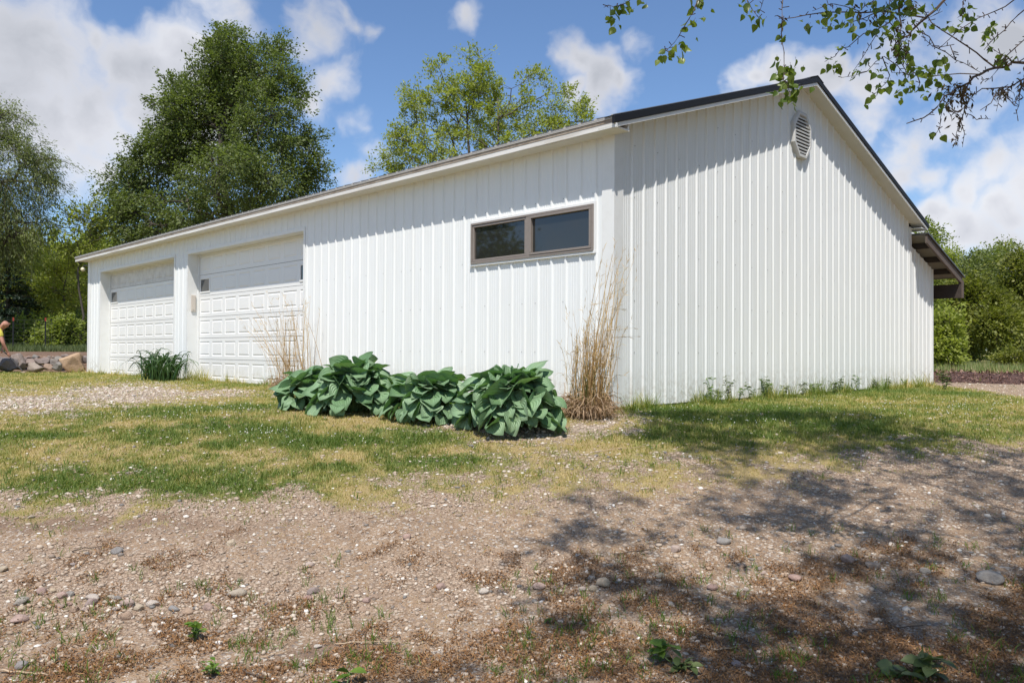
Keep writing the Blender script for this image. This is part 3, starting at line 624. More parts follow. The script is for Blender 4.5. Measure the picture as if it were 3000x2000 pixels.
m = MB(); m.box(-9.0, LY1 - .12, lz(LY1) - .47, LX + .0, LY1 - .06, lz(LY1) - .175); m.build('header_beam', M['shadetimber'], B)
m = MB(); m.box(LX - .05, LY1 - .058, lz(LY1) - .47, LX + .03, LY1 - .0, lz(LY1) - .10); m.build('header_end', M['oldtimber'], B)
m = MB(); sl_box(m, -9.1, LX + .03, LY0 - .02, LY1 + .1, .0, .025); m.build('lean_to_roof', M['roofmetal'], B, fix=True)
m = MB(); sl_box(m, -9.1, LX + .0, LY0, LY1, -.012, -.002); m.build('lean_to_underside', mat('dull_steel', lambda K: K.pbr((.22, .21, .18), .6)), B, fix=True)
for xx in (-4.8, -8.9): m = MB(); m.box(xx - .07, LY1 - .19, -.2, xx + .07, LY1 - .121, lz(LY1) - .17); m.build('post', M['timber'], B)
# globe lamp on the far end wall
GL = at(243, 789, 22.6); GL[0] = min(GL[0], -L_ - .3)
lp = empty('wall_lamp', (-L_ - .02, GL[1], 2.55), 'small cream globe lamp fixed to the far left corner of the white building', 'wall lamp')
m = MB(); m.box(-L_ - .06, GL[1] - .05, GL[2] - .05, -L_ - .02, GL[1] + .05, GL[2] + .08); m.tube([(-L_ - .06, GL[1], GL[2] + .05), (GL[0] + .1, GL[1], GL[2] + .10), (GL[0], GL[1], GL[2] + .07)], .015, 8); m.build('bracket', M['steelbar'], lp)
def uv_ball(m, c, r, n=14, k=9):
    b = len(m.v); c = Vector(c)
    for i in range(k + 1):
        th = math.pi * i / k
        for j in range(n): m.v.append(tuple(c + Vector((math.sin(th) * math.cos(2 * math.pi * j / n), math.sin(th) * math.sin(2 * math.pi * j / n), math.cos(th))) * r))
    for i in range(k):
        for j in range(n): m.f.append((b + i * n + j, b + (i + 1) * n + j, b + (i + 1) * n + (j + 1) % n, b + i * n + (j + 1) % n))
m = MB(); uv_ball(m, tuple(GL), .062); m.build('globe', M['cream'], lp, smooth=True)

# ------------------------------------------------------------------ foliage generators
def rand_unit(n, r):
    v = r.normal(size=(n, 3)); return v / np.linalg.norm(v, axis=1)[:, None]
def leaf_cards(P, size, r, aspect=.55, updir=.35, droop=0.0, bend=.0, d=None, var=.35):
    n = len(P); D = rand_unit(n, r) if d is None else d + r.normal(size=(n, 3)) * .45
    D[:, 2] -= droop; D /= np.linalg.norm(D, axis=1)[:, None]
    Nn = rand_unit(n, r); Nn[:, 2] = np.abs(Nn[:, 2]) + updir
    A = np.cross(D, Nn); A /= np.maximum(np.linalg.norm(A, axis=1), 1e-6)[:, None]; Nn = np.cross(A, D)
    s = (size * (1 + var * (r.random(n) * 2 - 1)))[:, None]
    w = s * aspect * .5
    V = np.stack([P, P + D * s * .42 + A * w, P + D * s - Nn * s * .12, P + D * s * .42 - A * w], 1).reshape(-1, 3)
    Fc = np.arange(n * 4).reshape(-1, 4)
    return V, Fc
def smoothpath(a, b, r, n=5, sag=.0, wob=.06):
    a = np.array(a, float); b = np.array(b, float); L = np.linalg.norm(b - a); u = np.linspace(0, 1, n)[:, None]
    p = a + (b - a) * u; p[:, 2] += (sag * L * 4 * u * (1 - u))[:, 0]
    p[1:-1] += r.normal(size=(n - 2, 3)) * wob * L
    return p
def tree(name, label, cat, group, base, lobes, n_clump, clump_r, leaves, leaf_size, lm, bark, trunk_r, top, seed, shell=.45, aspect=.55, sprig=1.0, droop=.1, limbs=10, lean=(0, 0), trunks=1, twigs=True, density_lo=1.0):
    r = np.random.default_rng(seed); base = np.array(base, float)
    T = empty(name, base, label, cat, group)
    W = np.array([l[3] * l[4] * l[5] for l in lobes]) ** .75; W /= W.sum(); C = []
    for i in r.choice(len(lobes), n_clump, p=W):
        l = lobes[i]; u = rand_unit(1, r)[0] * (r.random() ** shell); C.append(np.array(l[:3]) + u * np.array(l[3:6]))
    C = np.array(C)
    # wood
    m = MB(); nodes = []
    for k in range(trunks):
        tp = base + np.array([lean[0] + (r.normal() * .12 * top if trunks > 1 else 0), lean[1] + (r.normal() * .12 * top if trunks > 1 else 0), top])
        b0 = base + (np.array([r.normal() * trunk_r, r.normal() * trunk_r, 0]) if trunks > 1 else 0); b0[2] -= .2
        p = smoothpath(b0, tp, r, 8, 0, .018); R = trunk_r * (1 - .88 * np.linspace(0, 1, 8)); R[0] *= 1.3
        m.tube(p, list(R), 8)
        nodes += [(p[i] * (1 - f) + p[i + 1] * f, R[i]) for i in range(1, 7) for f in (0, .5)]
    m.build('trunk', bark, T, smooth=True)
    m = MB(); pick = [int(r.integers(len(C)))]; dmin = np.linalg.norm(C - C[pick[0]], axis=1)
    for _ in range(limbs - 1): j = int(dmin.argmax()); pick.append(j); dmin = np.minimum(dmin, np.linalg.norm(C - C[j], axis=1))
    NP = np.array([q[0] for q in nodes]); NR = np.array([q[1] for q in nodes]); bn = []; br = []
    for j in pick:
        c = C[j]; cost = np.linalg.norm(NP - c, axis=1) + 1.2 * np.maximum(0, NP[:, 2] - (c[2] - .45 * np.hypot(*(NP[:, :2] - c[:2]).T)))
        i = int(cost.argmin()); p = smoothpath(NP[i], c, r, 7, .06, .035); R = np.linspace(NR[i] * .6, .015, 7); m.tube(p, list(R), 5, cap=False)
        bn += [p[k] * (1 - f) + p[k + 1] * f for k in range(1, 6) for f in (0, .5)]; br += [R[k] for k in range(1, 6) for f in (0, .5)]
    BN = np.array(bn); BR = np.array(br)
    for c in C:
        cost = np.linalg.norm(BN - c, axis=1) + .8 * np.maximum(0, BN[:, 2] - c[2]); i = int(cost.argmin())
        m.tube(smoothpath(BN[i], c, r, 4, .04, .05), [max(.6 * BR[i], .012), max(.4 * BR[i], .01), .009, .005], 4, cap=False)
    # sprigs and leaves
    P = []; Dv = []
    cen = C.mean(0)
    for c in C:
        out = c - cen; out /= np.linalg.norm(out) + 1e-6; ns = int(4 + r.integers(4))
        R = clump_r * (.65 + .7 * r.random())
        for _ in range(ns):
            d = rand_unit(1, r)[0] + out * .7 + np.array([0, 0, .35 - droop]); d /= np.linalg.norm(d); L = R * sprig * (.8 + .9 * r.random())
            if twigs: m.tube([c, c + d * L * .55 + np.array([0, 0, -droop * L * .1]), c + d * L + np.array([0, 0, -droop * L * .5])], [.008, .006, .003], 3, cap=False)
            k = int(leaves / ns * (.6 + .8 * r.random())); u = r.random(k) ** .7
            q = c + d * (L * u)[:, None] + r.normal(size=(k, 3)) * (R * .26 * (1.15 - .55 * u))[:, None]; q[:, 2] -= droop * L * .5 * u * u
            P.append(q); Dv.append(np.tile(d, (k, 1)))
    m.build('branch', bark, T)
    P = np.concatenate(P); Dv = np.concatenate(Dv)
    V, Fc = leaf_cards(P, leaf_size, r, aspect, .35, droop * .8, d=Dv)
    rnd = np.repeat(np.clip(r.normal(.5, .22, len(P)), 0, 1), 4)
    np_mesh('crown', V, Fc, lm, T, attrs={'rnd': rnd})
    return T
def lobes_px(L, t, squash=.9, dt=0, fx=(0, 1), dy=0):                           # lobes from (x, y, rx, ry) in the 2352 px view at distance t
    out = []
    for q in L:
        x, y, rx, ry = q[:4]; x = fx[0] + (x - fx[0]) * fx[1]; y += dy; rx *= fx[1]; tt = t + (q[4] if len(q) > 4 else 0); p = at(x * DS, y * DS, tt); k = DS / FPX * tt
        out.append((p[0], p[1], p[2], rx * k * squash, rx * k * squash, ry * k))
    return out
def foot(x, t, dz=0): p = at(x * DS, 1000, t); return (p[0], p[1], float(gz(p[0], p[1])) + dz)
# the big dense tree behind the garage
tree('tall_tree', 'tall dense dark green tree towering over the left end of the garage roof', 'tree', None, foot(520, 36),
     lobes_px([(560, 135, 105, 70), (520, 190, 130, 80, 1), (640, 160, 55, 60, -1), (430, 230, 100, 70, 0), (620, 260, 110, 90, -1.5), (480, 300, 150, 90, 1.5), (360, 330, 90, 70, 0), (700, 330, 75, 70, 0), (560, 380, 150, 90, -2),
               (320, 400, 90, 80, 0), (270, 470, 60, 70, -1), (720, 410, 70, 50, 1), (430, 470, 150, 90, -1), (620, 470, 120, 70, 2), (330, 520, 90, 50, 0), (500, 110, 30, 45, 0), (262, 410, 34, 40, 0), (385, 190, 26, 36), (520, 75, 26, 30), (640, 90, 30, 32), (685, 175, 28, 50)], 36, fx=(525, .90), dy=26),
     560, .72, 250, .125, M['leaf_dark'], M['bark'], .30, 13.5, 101, shell=.42, limbs=22, droop=.25)
tree('maple_tree', 'open spring green tree with gaps showing sky above the middle of the roof', 'tree', None, foot(1070, 40),
     lobes_px([(1010, 175, 38, 50), (1085, 165, 40, 40), (1040, 220, 80, 50), (1110, 200, 60, 45), (1185, 200, 40, 40), (1240, 195, 50, 40), (960, 255, 55, 45), (1100, 280, 120, 60, 1), (940, 330, 60, 50), (1010, 340, 90, 60, -1), (1200, 280, 80, 60), (1290, 235, 50, 45), (1330, 270, 36, 36), (1280, 300, 60, 40), (1180, 350, 100, 40), (1010, 140, 14, 28), (870, 380, 40, 22), (920, 390, 50, 25), (1346, 235, 18, 22)], 40),
     235, .52, 135, .13, M['leaf_light'], M['bark'], .24, 12.5, 102, shell=.5, limbs=24, droop=.0, trunks=3)
tree('willow_tree', 'wispy grey green willow with drooping sprays at the left edge', 'tree', None, foot(-30, 33),
     lobes_px([(0, 285, 45, 45), (-60, 300, 90, 80), (40, 350, 60, 45), (80, 365, 45, 45), (20, 430, 90, 60), (100, 410, 30, 40), (-60, 430, 110, 100), (20, 510, 80, 60), (-40, 560, 90, 60)], 33, 1),
     230, .62, 210, .13, M['leaf_willow'], M['bark'], .3, 10, 103, shell=.5, aspect=.26, droop=.75, limbs=14, sprig=1.25)
# left wood edge
WL = 'trees along the left wood edge'
def wood_tree(name, label, x, t, ytop, ybot, rx, seed, lm, group, n=70, leaves=110, ls=.17, cr=.6, bark='bark', droop=.05, ntr=1, shell=.5, cat='tree', kk=1.0):
    L = []; r = np.random.default_rng(seed); h = ybot - ytop
    for k in range(6):
        f = (k + .5) / 6; w = rx * (.45 + .75 * math.sin(math.pi * min(.95, .15 + f * .8))); L.append((x + r.normal() * rx * .25, ytop + h * f, w * .8, h / 6 * 1.1, r.normal() * .6))
    b = foot(x, t); top = at(x * DS, (ytop + h * .12) * DS, t)[2] - b[2]
    return tree(name, label, cat, group, b, lobes_px(L, t), n, cr, leaves, ls, lm, M[bark], (.03 + .006 * top), top, seed, shell=shell, droop=droop, limbs=8, trunks=ntr)
wood_tree('sapling_tree', 'slender light green sapling with bare upright twigs left of the garage', 183, 34, 470, 640, 42, 201, M['leaf_light'], WL, 48, 45, .14, .5, 'bark', 0, 1)
wood_tree('young_tree', 'bright yellow green young tree close beside the garage end wall', 150, 38, 590, 740, 60, 202, M['leaf_light'], WL, 70, 90, .15, .55)
wood_tree('young_tree', 'light green bushy tree just right of the dark spruce', 75, 40, 560, 760, 60, 203, M['leaf_light'], WL, 80, 110, .16, .6)
wood_tree('young_tree', 'shaded green tree under the drooping willow sprays', 20, 44, 580, 740, 60, 204, M['leaf_light'], WL, 80, 100, .17, .6)
wood_tree('young_tree', 'dense green tree behind the slender sapling, touching the roof corner', 226, 42, 560, 700, 38, 205, M['leaf_mid'], WL, 100, 110, .17, .6)
wood_tree('young_tree', 'yellow green tree low behind the wire fence, between spruce and garage', 115, 46, 640, 770, 50, 206, M['leaf_olive'], WL, 90, 100, .16, .55)
wood_tree('young_tree', 'light green tree wholly beyond the left picture edge', -90, 42, 540, 760, 60, 207, M['leaf_mid'], WL, 90, 100, .17, .6)
def spruce(label, x, t, ytop, hw, seed, group):
    r = np.random.default_rng(seed); b = np.array(foot(x, t)); topz = at(x * DS, ytop * DS, t)[2]; h = topz - b[2]; T = empty('spruce_tree', b, label, 'spruce', group)
    m = MB(); m.tube([b - [0, 0, .2], b + [0, 0, h * .5], b + [0, 0, h]], [.16, .09, .01], 8); m.build('trunk', M['bark'], T)
    P = []; D = []; m = MB()
    for k in range(26):
        f = k / 26; z = b[2] + .5 + (h - .6) * f; R = hw * (1 - f) ** .85 + .12
        for j in range(9):
            a = r.random() * 6.28; d = np.array([math.cos(a), math.sin(a), -.12]); Lr = R * (.75 + .4 * r.random()); c = np.array([b[0], b[1], z + r.normal() * .06])
            m.tube([c, c + d * Lr], [.015, .004], 3, cap=False); n = int(70 * Lr / hw + 15); u = r.random(n) ** .8
            q = c + d * (Lr * u)[:, None] + r.normal(size=(n, 3)) * np.array([.10, .10, .035]) * (1.2 - .4 * u)[:, None]; q[:, 2] -= .10 * u; P.append(q); D.append(np.tile(d, (n, 1)))
    m.build('branch', M['bark'], T); P = np.concatenate(P); V, Fc = leaf_cards(P, .15, r, .28, .6, .1, d=np.concatenate(D))
    np_mesh('crown', V, Fc, M['leaf_spruce'], T, attrs={'rnd': np.repeat(r.random(len(P)), 4)})
spruce('dark spruce with layered boughs at the left edge of the wood', 18, 38, 560, 2.1, 301, WL)
spruce('smaller dark spruce just right of the layered spruce, half hidden by light leaves', 62, 41, 640, 1.5, 302, WL)
# low undergrowth in front of the left wood, behind the fence
def bush(name, label, x, t, ytop, rx, seed, lm, group, n=26, leaves=110, ls=.12, cr=.35):
    b = foot(x, t); k = DS / FPX * t; h = at(x * DS, ytop * DS, t)[2] - b[2]
    lob = [(b[0], b[1], b[2] + h * .45, rx * k, rx * k, h * .5), (b[0] + .4 * rx * k * RT[0], b[1] + .4 * rx * k * RT[1], b[2] + h * .3, rx * k * .7, rx * k * .7, h * .32), (b[0] - .4 * rx * k * RT[0], b[1] - .4 * rx * k * RT[1], b[2] + h * .3, rx * k * .7, rx * k * .7, h * .32)]
    return tree(name, label, 'bush', group, b, lob, n, cr, leaves, ls, lm, M['bark'], .03, h * .8, seed, shell=.6, limbs=6, droop=.1)
UB = 'low bushes behind the wire fence'
for i, (x, t, yt, rx, lm, lab) in enumerate(((150, 33, 728, 26, 'leaf_mid', 'low green bush behind the fence, nearest the garage corner'), (108, 34, 742, 24, 'leaf_mid', 'low green bush behind the middle fence post'),
                                             (66, 35, 738, 26, 'leaf_mid', 'low green bush behind the fence, right of the bending man'), (185, 35, 705, 24, 'leaf_dark', 'darker rounded bush almost touching the garage end wall'), (20, 35, 735, 26, 'leaf_dark', 'dark bush right behind the bending man'))):
    bush('bush', lab, x, t, yt, rx, 400 + i, M[lm], UB)
# right: wood edge beyond the mulch
WR = 'trees along the right wood edge'
R_ = [(2120, 56, 520, 850, 42, 'leaf_mid', 'leafy green tree rising right behind the lean-to roof'), (2190, 60, 560, 860, 50, 'leaf_light', 'rounded fresh green tree, first clear of the lean-to'),
      (2250, 52, 575, 820, 50, 'leaf_willow', 'grey green tree with feathery crown at the right wood edge'), (2300, 64, 550, 860, 60, 'leaf_mid', 'broad green tree behind the feathery one at right'),
      (2345, 46, 580, 840, 55, 'leaf_olive', 'yellow olive tree with visible stem at the right picture edge'), (2400, 60, 545, 860, 60, 'leaf_olive', 'olive tree mostly beyond the right picture edge'),
      (2225, 44, 640, 830, 42, 'leaf_olive', 'olive green low tree over the grassy clearing'), (2290, 42, 680, 850, 36, 'leaf_olive', 'small yellowish tree before the broad green one'), (2470, 50, 560, 860, 60, 'leaf_mid', 'green tree wholly beyond the right picture edge')]
for i, (x, t, yt, yb, rx, lm, lab) in enumerate(R_): wood_tree('deciduous_tree', lab, x, t, yt + 26, yb - (40 if x < 2240 else 75), rx, 500 + i, M[lm], WR, 130, 120, .19, .75)
bush('bush', 'big rounded bush standing at the corner of the lean-to, behind the mulch', 2160, 30, 715, 34, 520, M['leaf_light'], 'bushes beyond the mulch bank', 90, 140, .13, .45)
bush('bush', 'dark green bush close behind the lean-to wall', 2125, 33, 640, 30, 521, M['leaf_mid'], 'bushes beyond the mulch bank', 60, 130, .13, .45)
bush('bush', 'low olive bush in the grassy clearing at the far right', 2325, 36, 790, 26, 522, M['leaf_olive'], 'bushes beyond the mulch bank', 30, 110, .12, .4)
# far woods as one mass on each side
def woods(label_kind, r0, r1, t0, t1, h0, h1, n, seed, lm):
    r = np.random.default_rng(seed); P = []
    for _ in range(n):
        a = r.uniform(r0, r1); t = r.uniform(t0, t1); x, y = xy_of(a, t); zb = float(gz(x, y)); hh = r.uniform(h0, h1); R = r.uniform(1.2, 2.2)
        for s in range(4):
            c = np.array([x + r.normal() * 1.2, y + r.normal() * 1.2, zb + hh * (.15 + .8 * (s + r.random()) / 4)]); k = 70
            P.append(c + rand_unit(k, r) * (R * (.6 + .4 * r.random(k)) * (1.1 - .1 * s))[:, None])
    P = np.concatenate(P); V, Fc = leaf_cards(P, .36, r, .7, .4, .1)
    o = np_mesh('woodland', V, Fc, lm, None, attrs={'rnd': np.repeat(np.clip(r.normal(.45, .25, len(P)), 0, 1), 4)}); tag(o, label_kind, 'woodland', kind='stuff')
woods('distant green woodland behind the trees on the left', -62, -16, 52, 62, 5.5, 8, 190, 601, M['leaf_light'])
woods('distant green woodland filling the gap behind the right trees', 16, 70, 68, 80, 6.5, 9, 230, 602, M['leaf_light'])

# ------------------------------------------------------------------ tree mirrored in the window glass (stands outside the frame, left of the viewer)
x0, y0 = -21.5, -17.5; zb = float(gz(x0, y0))
tree('offscreen_tree', 'rounded dark tree seen only as a reflection in the left window pane', 'tree', None, (x0, y0, zb),
     [(x0, y0, zb + 5, 3.0, 3.0, 3.2), (x0 + .6, y0 + .2, zb + 3, 2.6, 2.6, 1.6), (x0 - 1.5, y0 - 1, zb + 4, 3, 3, 2.6)], 120, .7, 90, .22, M['leaf_dark'], M['bark'], .2, 6, 700)
x0, y0 = -14.5, -21; zb = float(gz(x0, y0))
bush_l = [(x0, y0, zb + 1.6, 3.0, 3.0, 1.6)]
tree('bush', 'low dark bush seen only as a reflection in the right window pane', 'bush', None, (x0, y0, zb), bush_l, 50, .6, 80, .2, M['leaf_dark'], M['bark'], .08, 2, 701)

for i, (x0, y0, hh, lab) in enumerate(((14.0, -1.5, 15, 'big unseen tree added to darken the gable wall, right of the viewer'), (14.5, 6.5, 16, 'big unseen tree added to darken the gable wall, facing its middle'), (13.5, 14.5, 15, 'big unseen tree added to darken the gable wall, facing the lean-to corner'))):  # unseen trees, added to block sky light and darken the gable
    zb = float(gz(x0, y0)); tree('offscreen_tree', lab, 'tree', 'unseen trees added east of the yard to darken the gable', (x0, y0, zb), [(x0, y0, zb + hh * .55, 4.2, 4.2, hh * .42), (x0 + 1, y0, zb + hh * .3, 4, 4, 2.2)], 130, 1.0, 75, .34, M['leaf_dark'], M['bark'], .3, hh * .8, 710 + i, twigs=False)
# ------------------------------------------------------------------ overhanging tree at the right: crown above the viewer, sprays hanging into view
def near_tree():
    r = np.random.default_rng(800); bx, by = xy_of(4.6, -1.6); b = np.array([bx, by, -.9])
    T = empty('poplar_tree', b, 'leafy tree reaching in from the upper right with thin drooping sprays of young leaves', 'tree')
    def wp(rr_, tt_, z): x, y = xy_of(rr_, tt_); return np.array([x, y, z])
    trunk = np.array([b - [0, 0, .2], wp(4.55, -1.55, 1.0), wp(4.35, -1.4, 2.8), wp(4.1, -1.2, 4.6), wp(3.8, -1.1, 6.4), wp(3.6, -1, 8.4)])
    m = MB(); m.tube(trunk, [.30, .24, .20, .16, .10, .03], 12); m.build('trunk', M['bark'], T, smooth=True)
    limbs = [[trunk[2], wp(4.0, -.2, 3.7), wp(3.6, 1.2, 4.2), wp(3.2, 2.6, 4.3), wp(2.6, 3.8, 4.2)], [trunk[2], wp(3.2, -.6, 3.9), wp(1.8, .3, 4.5), wp(.6, 1.3, 4.6), wp(-.2, 2.2, 4.4)],
             [trunk[3], wp(3.0, -.6, 5.5), wp(1.6, .2, 6.2), wp(.4, .4, 6.6)], [trunk[3], wp(4.4, .2, 5.6), wp(4.6, 1.6, 6.3), wp(4.7, 2.6, 6.4)], [trunk[2], wp(4.9, -.2, 3.8), wp(5.0, 1.6, 4.4), wp(4.7, 3.2, 4.6), wp(4.3, 4.4, 4.2)]]
    m = MB(); nodes = list(trunk[2:])
    for l in limbs:
        m.tube(l, list(np.linspace(.042, .008, len(l))), 7, cap=False)
        for a, c in zip(l[:-1], l[1:]): nodes += [a * (1 - f) + c * f for f in (.0, .33, .66)]
        nodes.append(l[-1])
    NP = np.array(nodes); P = []; D = []
    # crown clumps: placed where their shade falls on the yard
    poly = [(1380, 960), (1560, 925), (1950, 925), (2150, 1010), (2352, 1010), (2700, 1050), (2700, 1568), (2400, 1800), (1100, 1800), (850, 1568), (1060, 1440), (1250, 1380), (1200, 1290), (1330, 1180), (1300, 1110), (1420, 1060)]
    def inside(x, y):
        c = False; n = len(poly)
        for i in range(n):
            x1, y1 = poly[i]; x2, y2 = poly[(i + 1) % n]
            if (y1 > y) != (y2 > y) and x < (x2 - x1) * (y - y1) / (y2 - y1) + x1: c = not c
        return c
    cl = []
    tries = 0
    while len(cl) < 430 and tries < 60000:
        tries += 1; rr_ = r.uniform(-1.3, 6.0); tt_ = r.uniform(2.4, 8.6); x, y = xy_of(rr_, tt_); z = slope_t(tt_); X, Y = to_disp(x, y, z)
        if not inside(float(X), float(Y)): continue
        dens = .04 + .96 * float(sst(.44, .60, fbm2(np.array([x]), np.array([y]), .75, 77, 3)[0]))
        if Y < 1035: dens = max(dens, .55) if 1480 < X < 2200 and Y > 930 else dens * .3
        elif Y < 1180 and X < 1900: dens *= .75
        elif X > 1950 and Y > 1020: dens = max(dens, .5)
        if Y > 1400 and X > 1600: dens = max(dens, .8)
        if X < 1500: dens *= .75
        if r.random() > dens: continue
        h = r.uniform(5.2, 9.8); c = np.array([x, y, z]) + TOSUN * (h / TOSUN[2]); cr_, ct = rt_of(c[0], c[1])
        if ct > -.5 and (c[2] - CZ) < .445 * (ct + .5) + .55: continue
        cl.append(c)
    cl.sort(key=lambda c: float(np.linalg.norm(NP - c, axis=1).min()))
    for c in cl:
        i = int(np.linalg.norm(NP - c, axis=1).argmin()); m.tube(smoothpath(NP[i], c, r, 5, .05, .07), [.009, .008, .007, .005, .004], 4, cap=False); NP = np.vstack([NP, c])
        R = r.uniform(.16, .36); ns = 4
        for _ in range(ns):
            d = rand_unit(1, r)[0]; d[2] = d[2] * .4 - .1; d /= np.linalg.norm(d); Lr = R * r.uniform(.9, 1.7); k = int(r.integers(8, 15)); u = r.random(k)
            m.tube([c, c + d * Lr], [.004, .002], 3, cap=False)
            P.append(c + d * (Lr * u)[:, None] + r.normal(size=(k, 3)) * .05); D.append(np.tile(d, (k, 1)))
    m.build('limb', M['bark'], T)
    P = np.concatenate(P); D = np.concatenate(D); V, Fc = leaf_cards(P, .075, r, .62, .3, .5, d=D)
    np_mesh('crown', V, Fc, M['leaf_near'], T, attrs={'rnd': np.repeat(r.random(len(P)), 4)})
    # sprays that hang into the picture: twig polylines (x, y in a crop of the upper right, 1.809 px per photograph pixel)
    def sp(x, y, t): return at(1700 + x / 1.809, y / 1.809, t)
    tw = [([(520, -330), (420, -120), (330, -20), (250, 15), (180, 38), (125, 40)], 3.5, .0030), ([(760, -360), (700, -150), (640, -30), (600, 60), (540, 160), (500, 225), (440, 280)], 3.5, .0034),
          ([(820, -300), (850, -100), (870, -20), (910, 50), (950, 100)], 3.6, .0026), ([(1150, -300), (1090, -100), (1075, -20), (1070, 90), (1065, 200), (1080, 330), (1075, 420), (1110, 490)], 3.3, .003), ([(990, -160), (970, 0), (945, 75)], 3.6, .002),
          ([(2300, -320), (2100, -130), (1940, -10), (1850, 80), (1760, 160), (1700, 205), (1660, 260)], 3.9, .010), ([(1830, 95), (1600, 60), (1400, 65), (1200, 80), (1080, 100), (1035, 85)], 3.8, .0042), ([(1700, 190), (1640, 120), (1500, 180), (1420, 250), (1350, 300), (1295, 328)], 3.9, .0035),
          ([(1600, 60), (1500, 100), (1400, 130), (1280, 152)], 3.8, .003), ([(1700, -200), (1550, 10), (1480, 60), (1330, 20), (1230, 60)], 3.7, .003), ([(1690, -150), (1688, 60), (1686, 200), (1700, 330), (1740, 400)], 3.9, .005),
          ([(2700, 230), (2450, 330), (2290, 330), (2200, 360), (2130, 390), (2060, 440), (1990, 470), (1930, 510), (1890, 570), (1820, 625), (1730, 655)], 3.7, .008),
          ([(2200, 360), (2100, 280), (1980, 200), (1860, 120), (1760, 30), (1700, -120)], 3.7, .0040), ([(1760, 120), (1800, 170), (1880, 250), (1990, 320), (2060, 350), (2130, 390)], 3.8, .003), ([(2700, 250), (2400, 390), (2280, 460), (2200, 500), (2120, 585)], 3.6, .005),
          ([(2280, 460), (2130, 470), (2060, 530), (1980, 600)], 3.7, .0035), ([(2060, 440), (2040, 560), (2010, 650), (1990, 745)], 3.7, .0032), ([(2010, 620), (2025, 780)], 3.7, .002), ([(2040, 600), (2100, 635), (2175, 632)], 3.7, .002), ([(1930, 520), (1910, 620), (1880, 720)], 3.7, .0022),
          ([(2650, -120), (2370, 40), (2280, 120), (2200, 200), (2140, 265)], 3.6, .004), ([(2600, -300), (2300, 0), (2200, 60), (2000, 165), (1900, 260)], 3.8, .004), ([(2370, 300), (2290, 330), (2230, 290), (2160, 240)], 3.7, .003), ([(2380, 430), (2330, 470), (2325, 560), (2318, 620)], 3.6, .003),
          ([(1740, 230), (1720, 400), (1610, 300), (1520, 380), (1385, 412)], 3.9, .0028), ([(2130, 395), (1900, 400), (1760, 400), (1650, 385)], 3.8, .003), ([(1600, 300), (1640, 400), (1590, 470), (1540, 520)], 3.9, .0028), ([(2200, -260), (2070, -20), (2030, 70), (2000, 95)], 3.7, .003),
          ([(1990, 320), (1960, 240), (1870, 250), (1800, 150)], 3.8, .0025), ([(1800, 440), (1750, 370), (1690, 280)], 3.8, .0028), ([(2460, 100), (2310, 250), (2240, 330), (2170, 420), (2120, 440)], 3.6, .003), ([(2370, 370), (2300, 560), (2240, 470), (2205, 590)], 3.6, .0025), ([(1640, -200), (1640, -20), (1620, 60), (1560, 200), (1500, 300), (1430, 430)], 3.9, .0030),
          ([(1850, -200), (1760, -40), (1740, 60), (1800, 120), (1920, 60)], 3.8, .003)]
    m = MB(); P = []; D = []; S_ = []
    def leafat(p, d, s): P.append(p); D.append(d); S_.append(s)
    for pts, t, R in tw:
        tt_ = [t + .12 * math.sin(i * 1.7 + pts[0][0]) for i in range(len(pts))]; q = np.array([sp(x, y, a) for (x, y), a in zip(pts, tt_)])
        # refine with wiggle
        qq = [q[0]]
        for a, c in zip(q[:-1], q[1:]):
            L = np.linalg.norm(c - a); qq += [a + (c - a) * .5 + r.normal(size=3) * L * .035, c]
        qq = np.array(qq); m.tube(qq, list(np.linspace(R, max(.0010, R * .3), len(qq))), 5, cap=False)
        # buds and short spurs
        for a, c in zip(qq[:-1], qq[1:]):
            L = np.linalg.norm(c - a)
            for _ in range(int(L / .05) + 1):
                u = r.random(); p = a + (c - a) * u; d = rand_unit(1, r)[0]; l_ = r.uniform(.008, .03); m.tube([p, p + d * l_], [.0018, .0022], 4, cap=True)
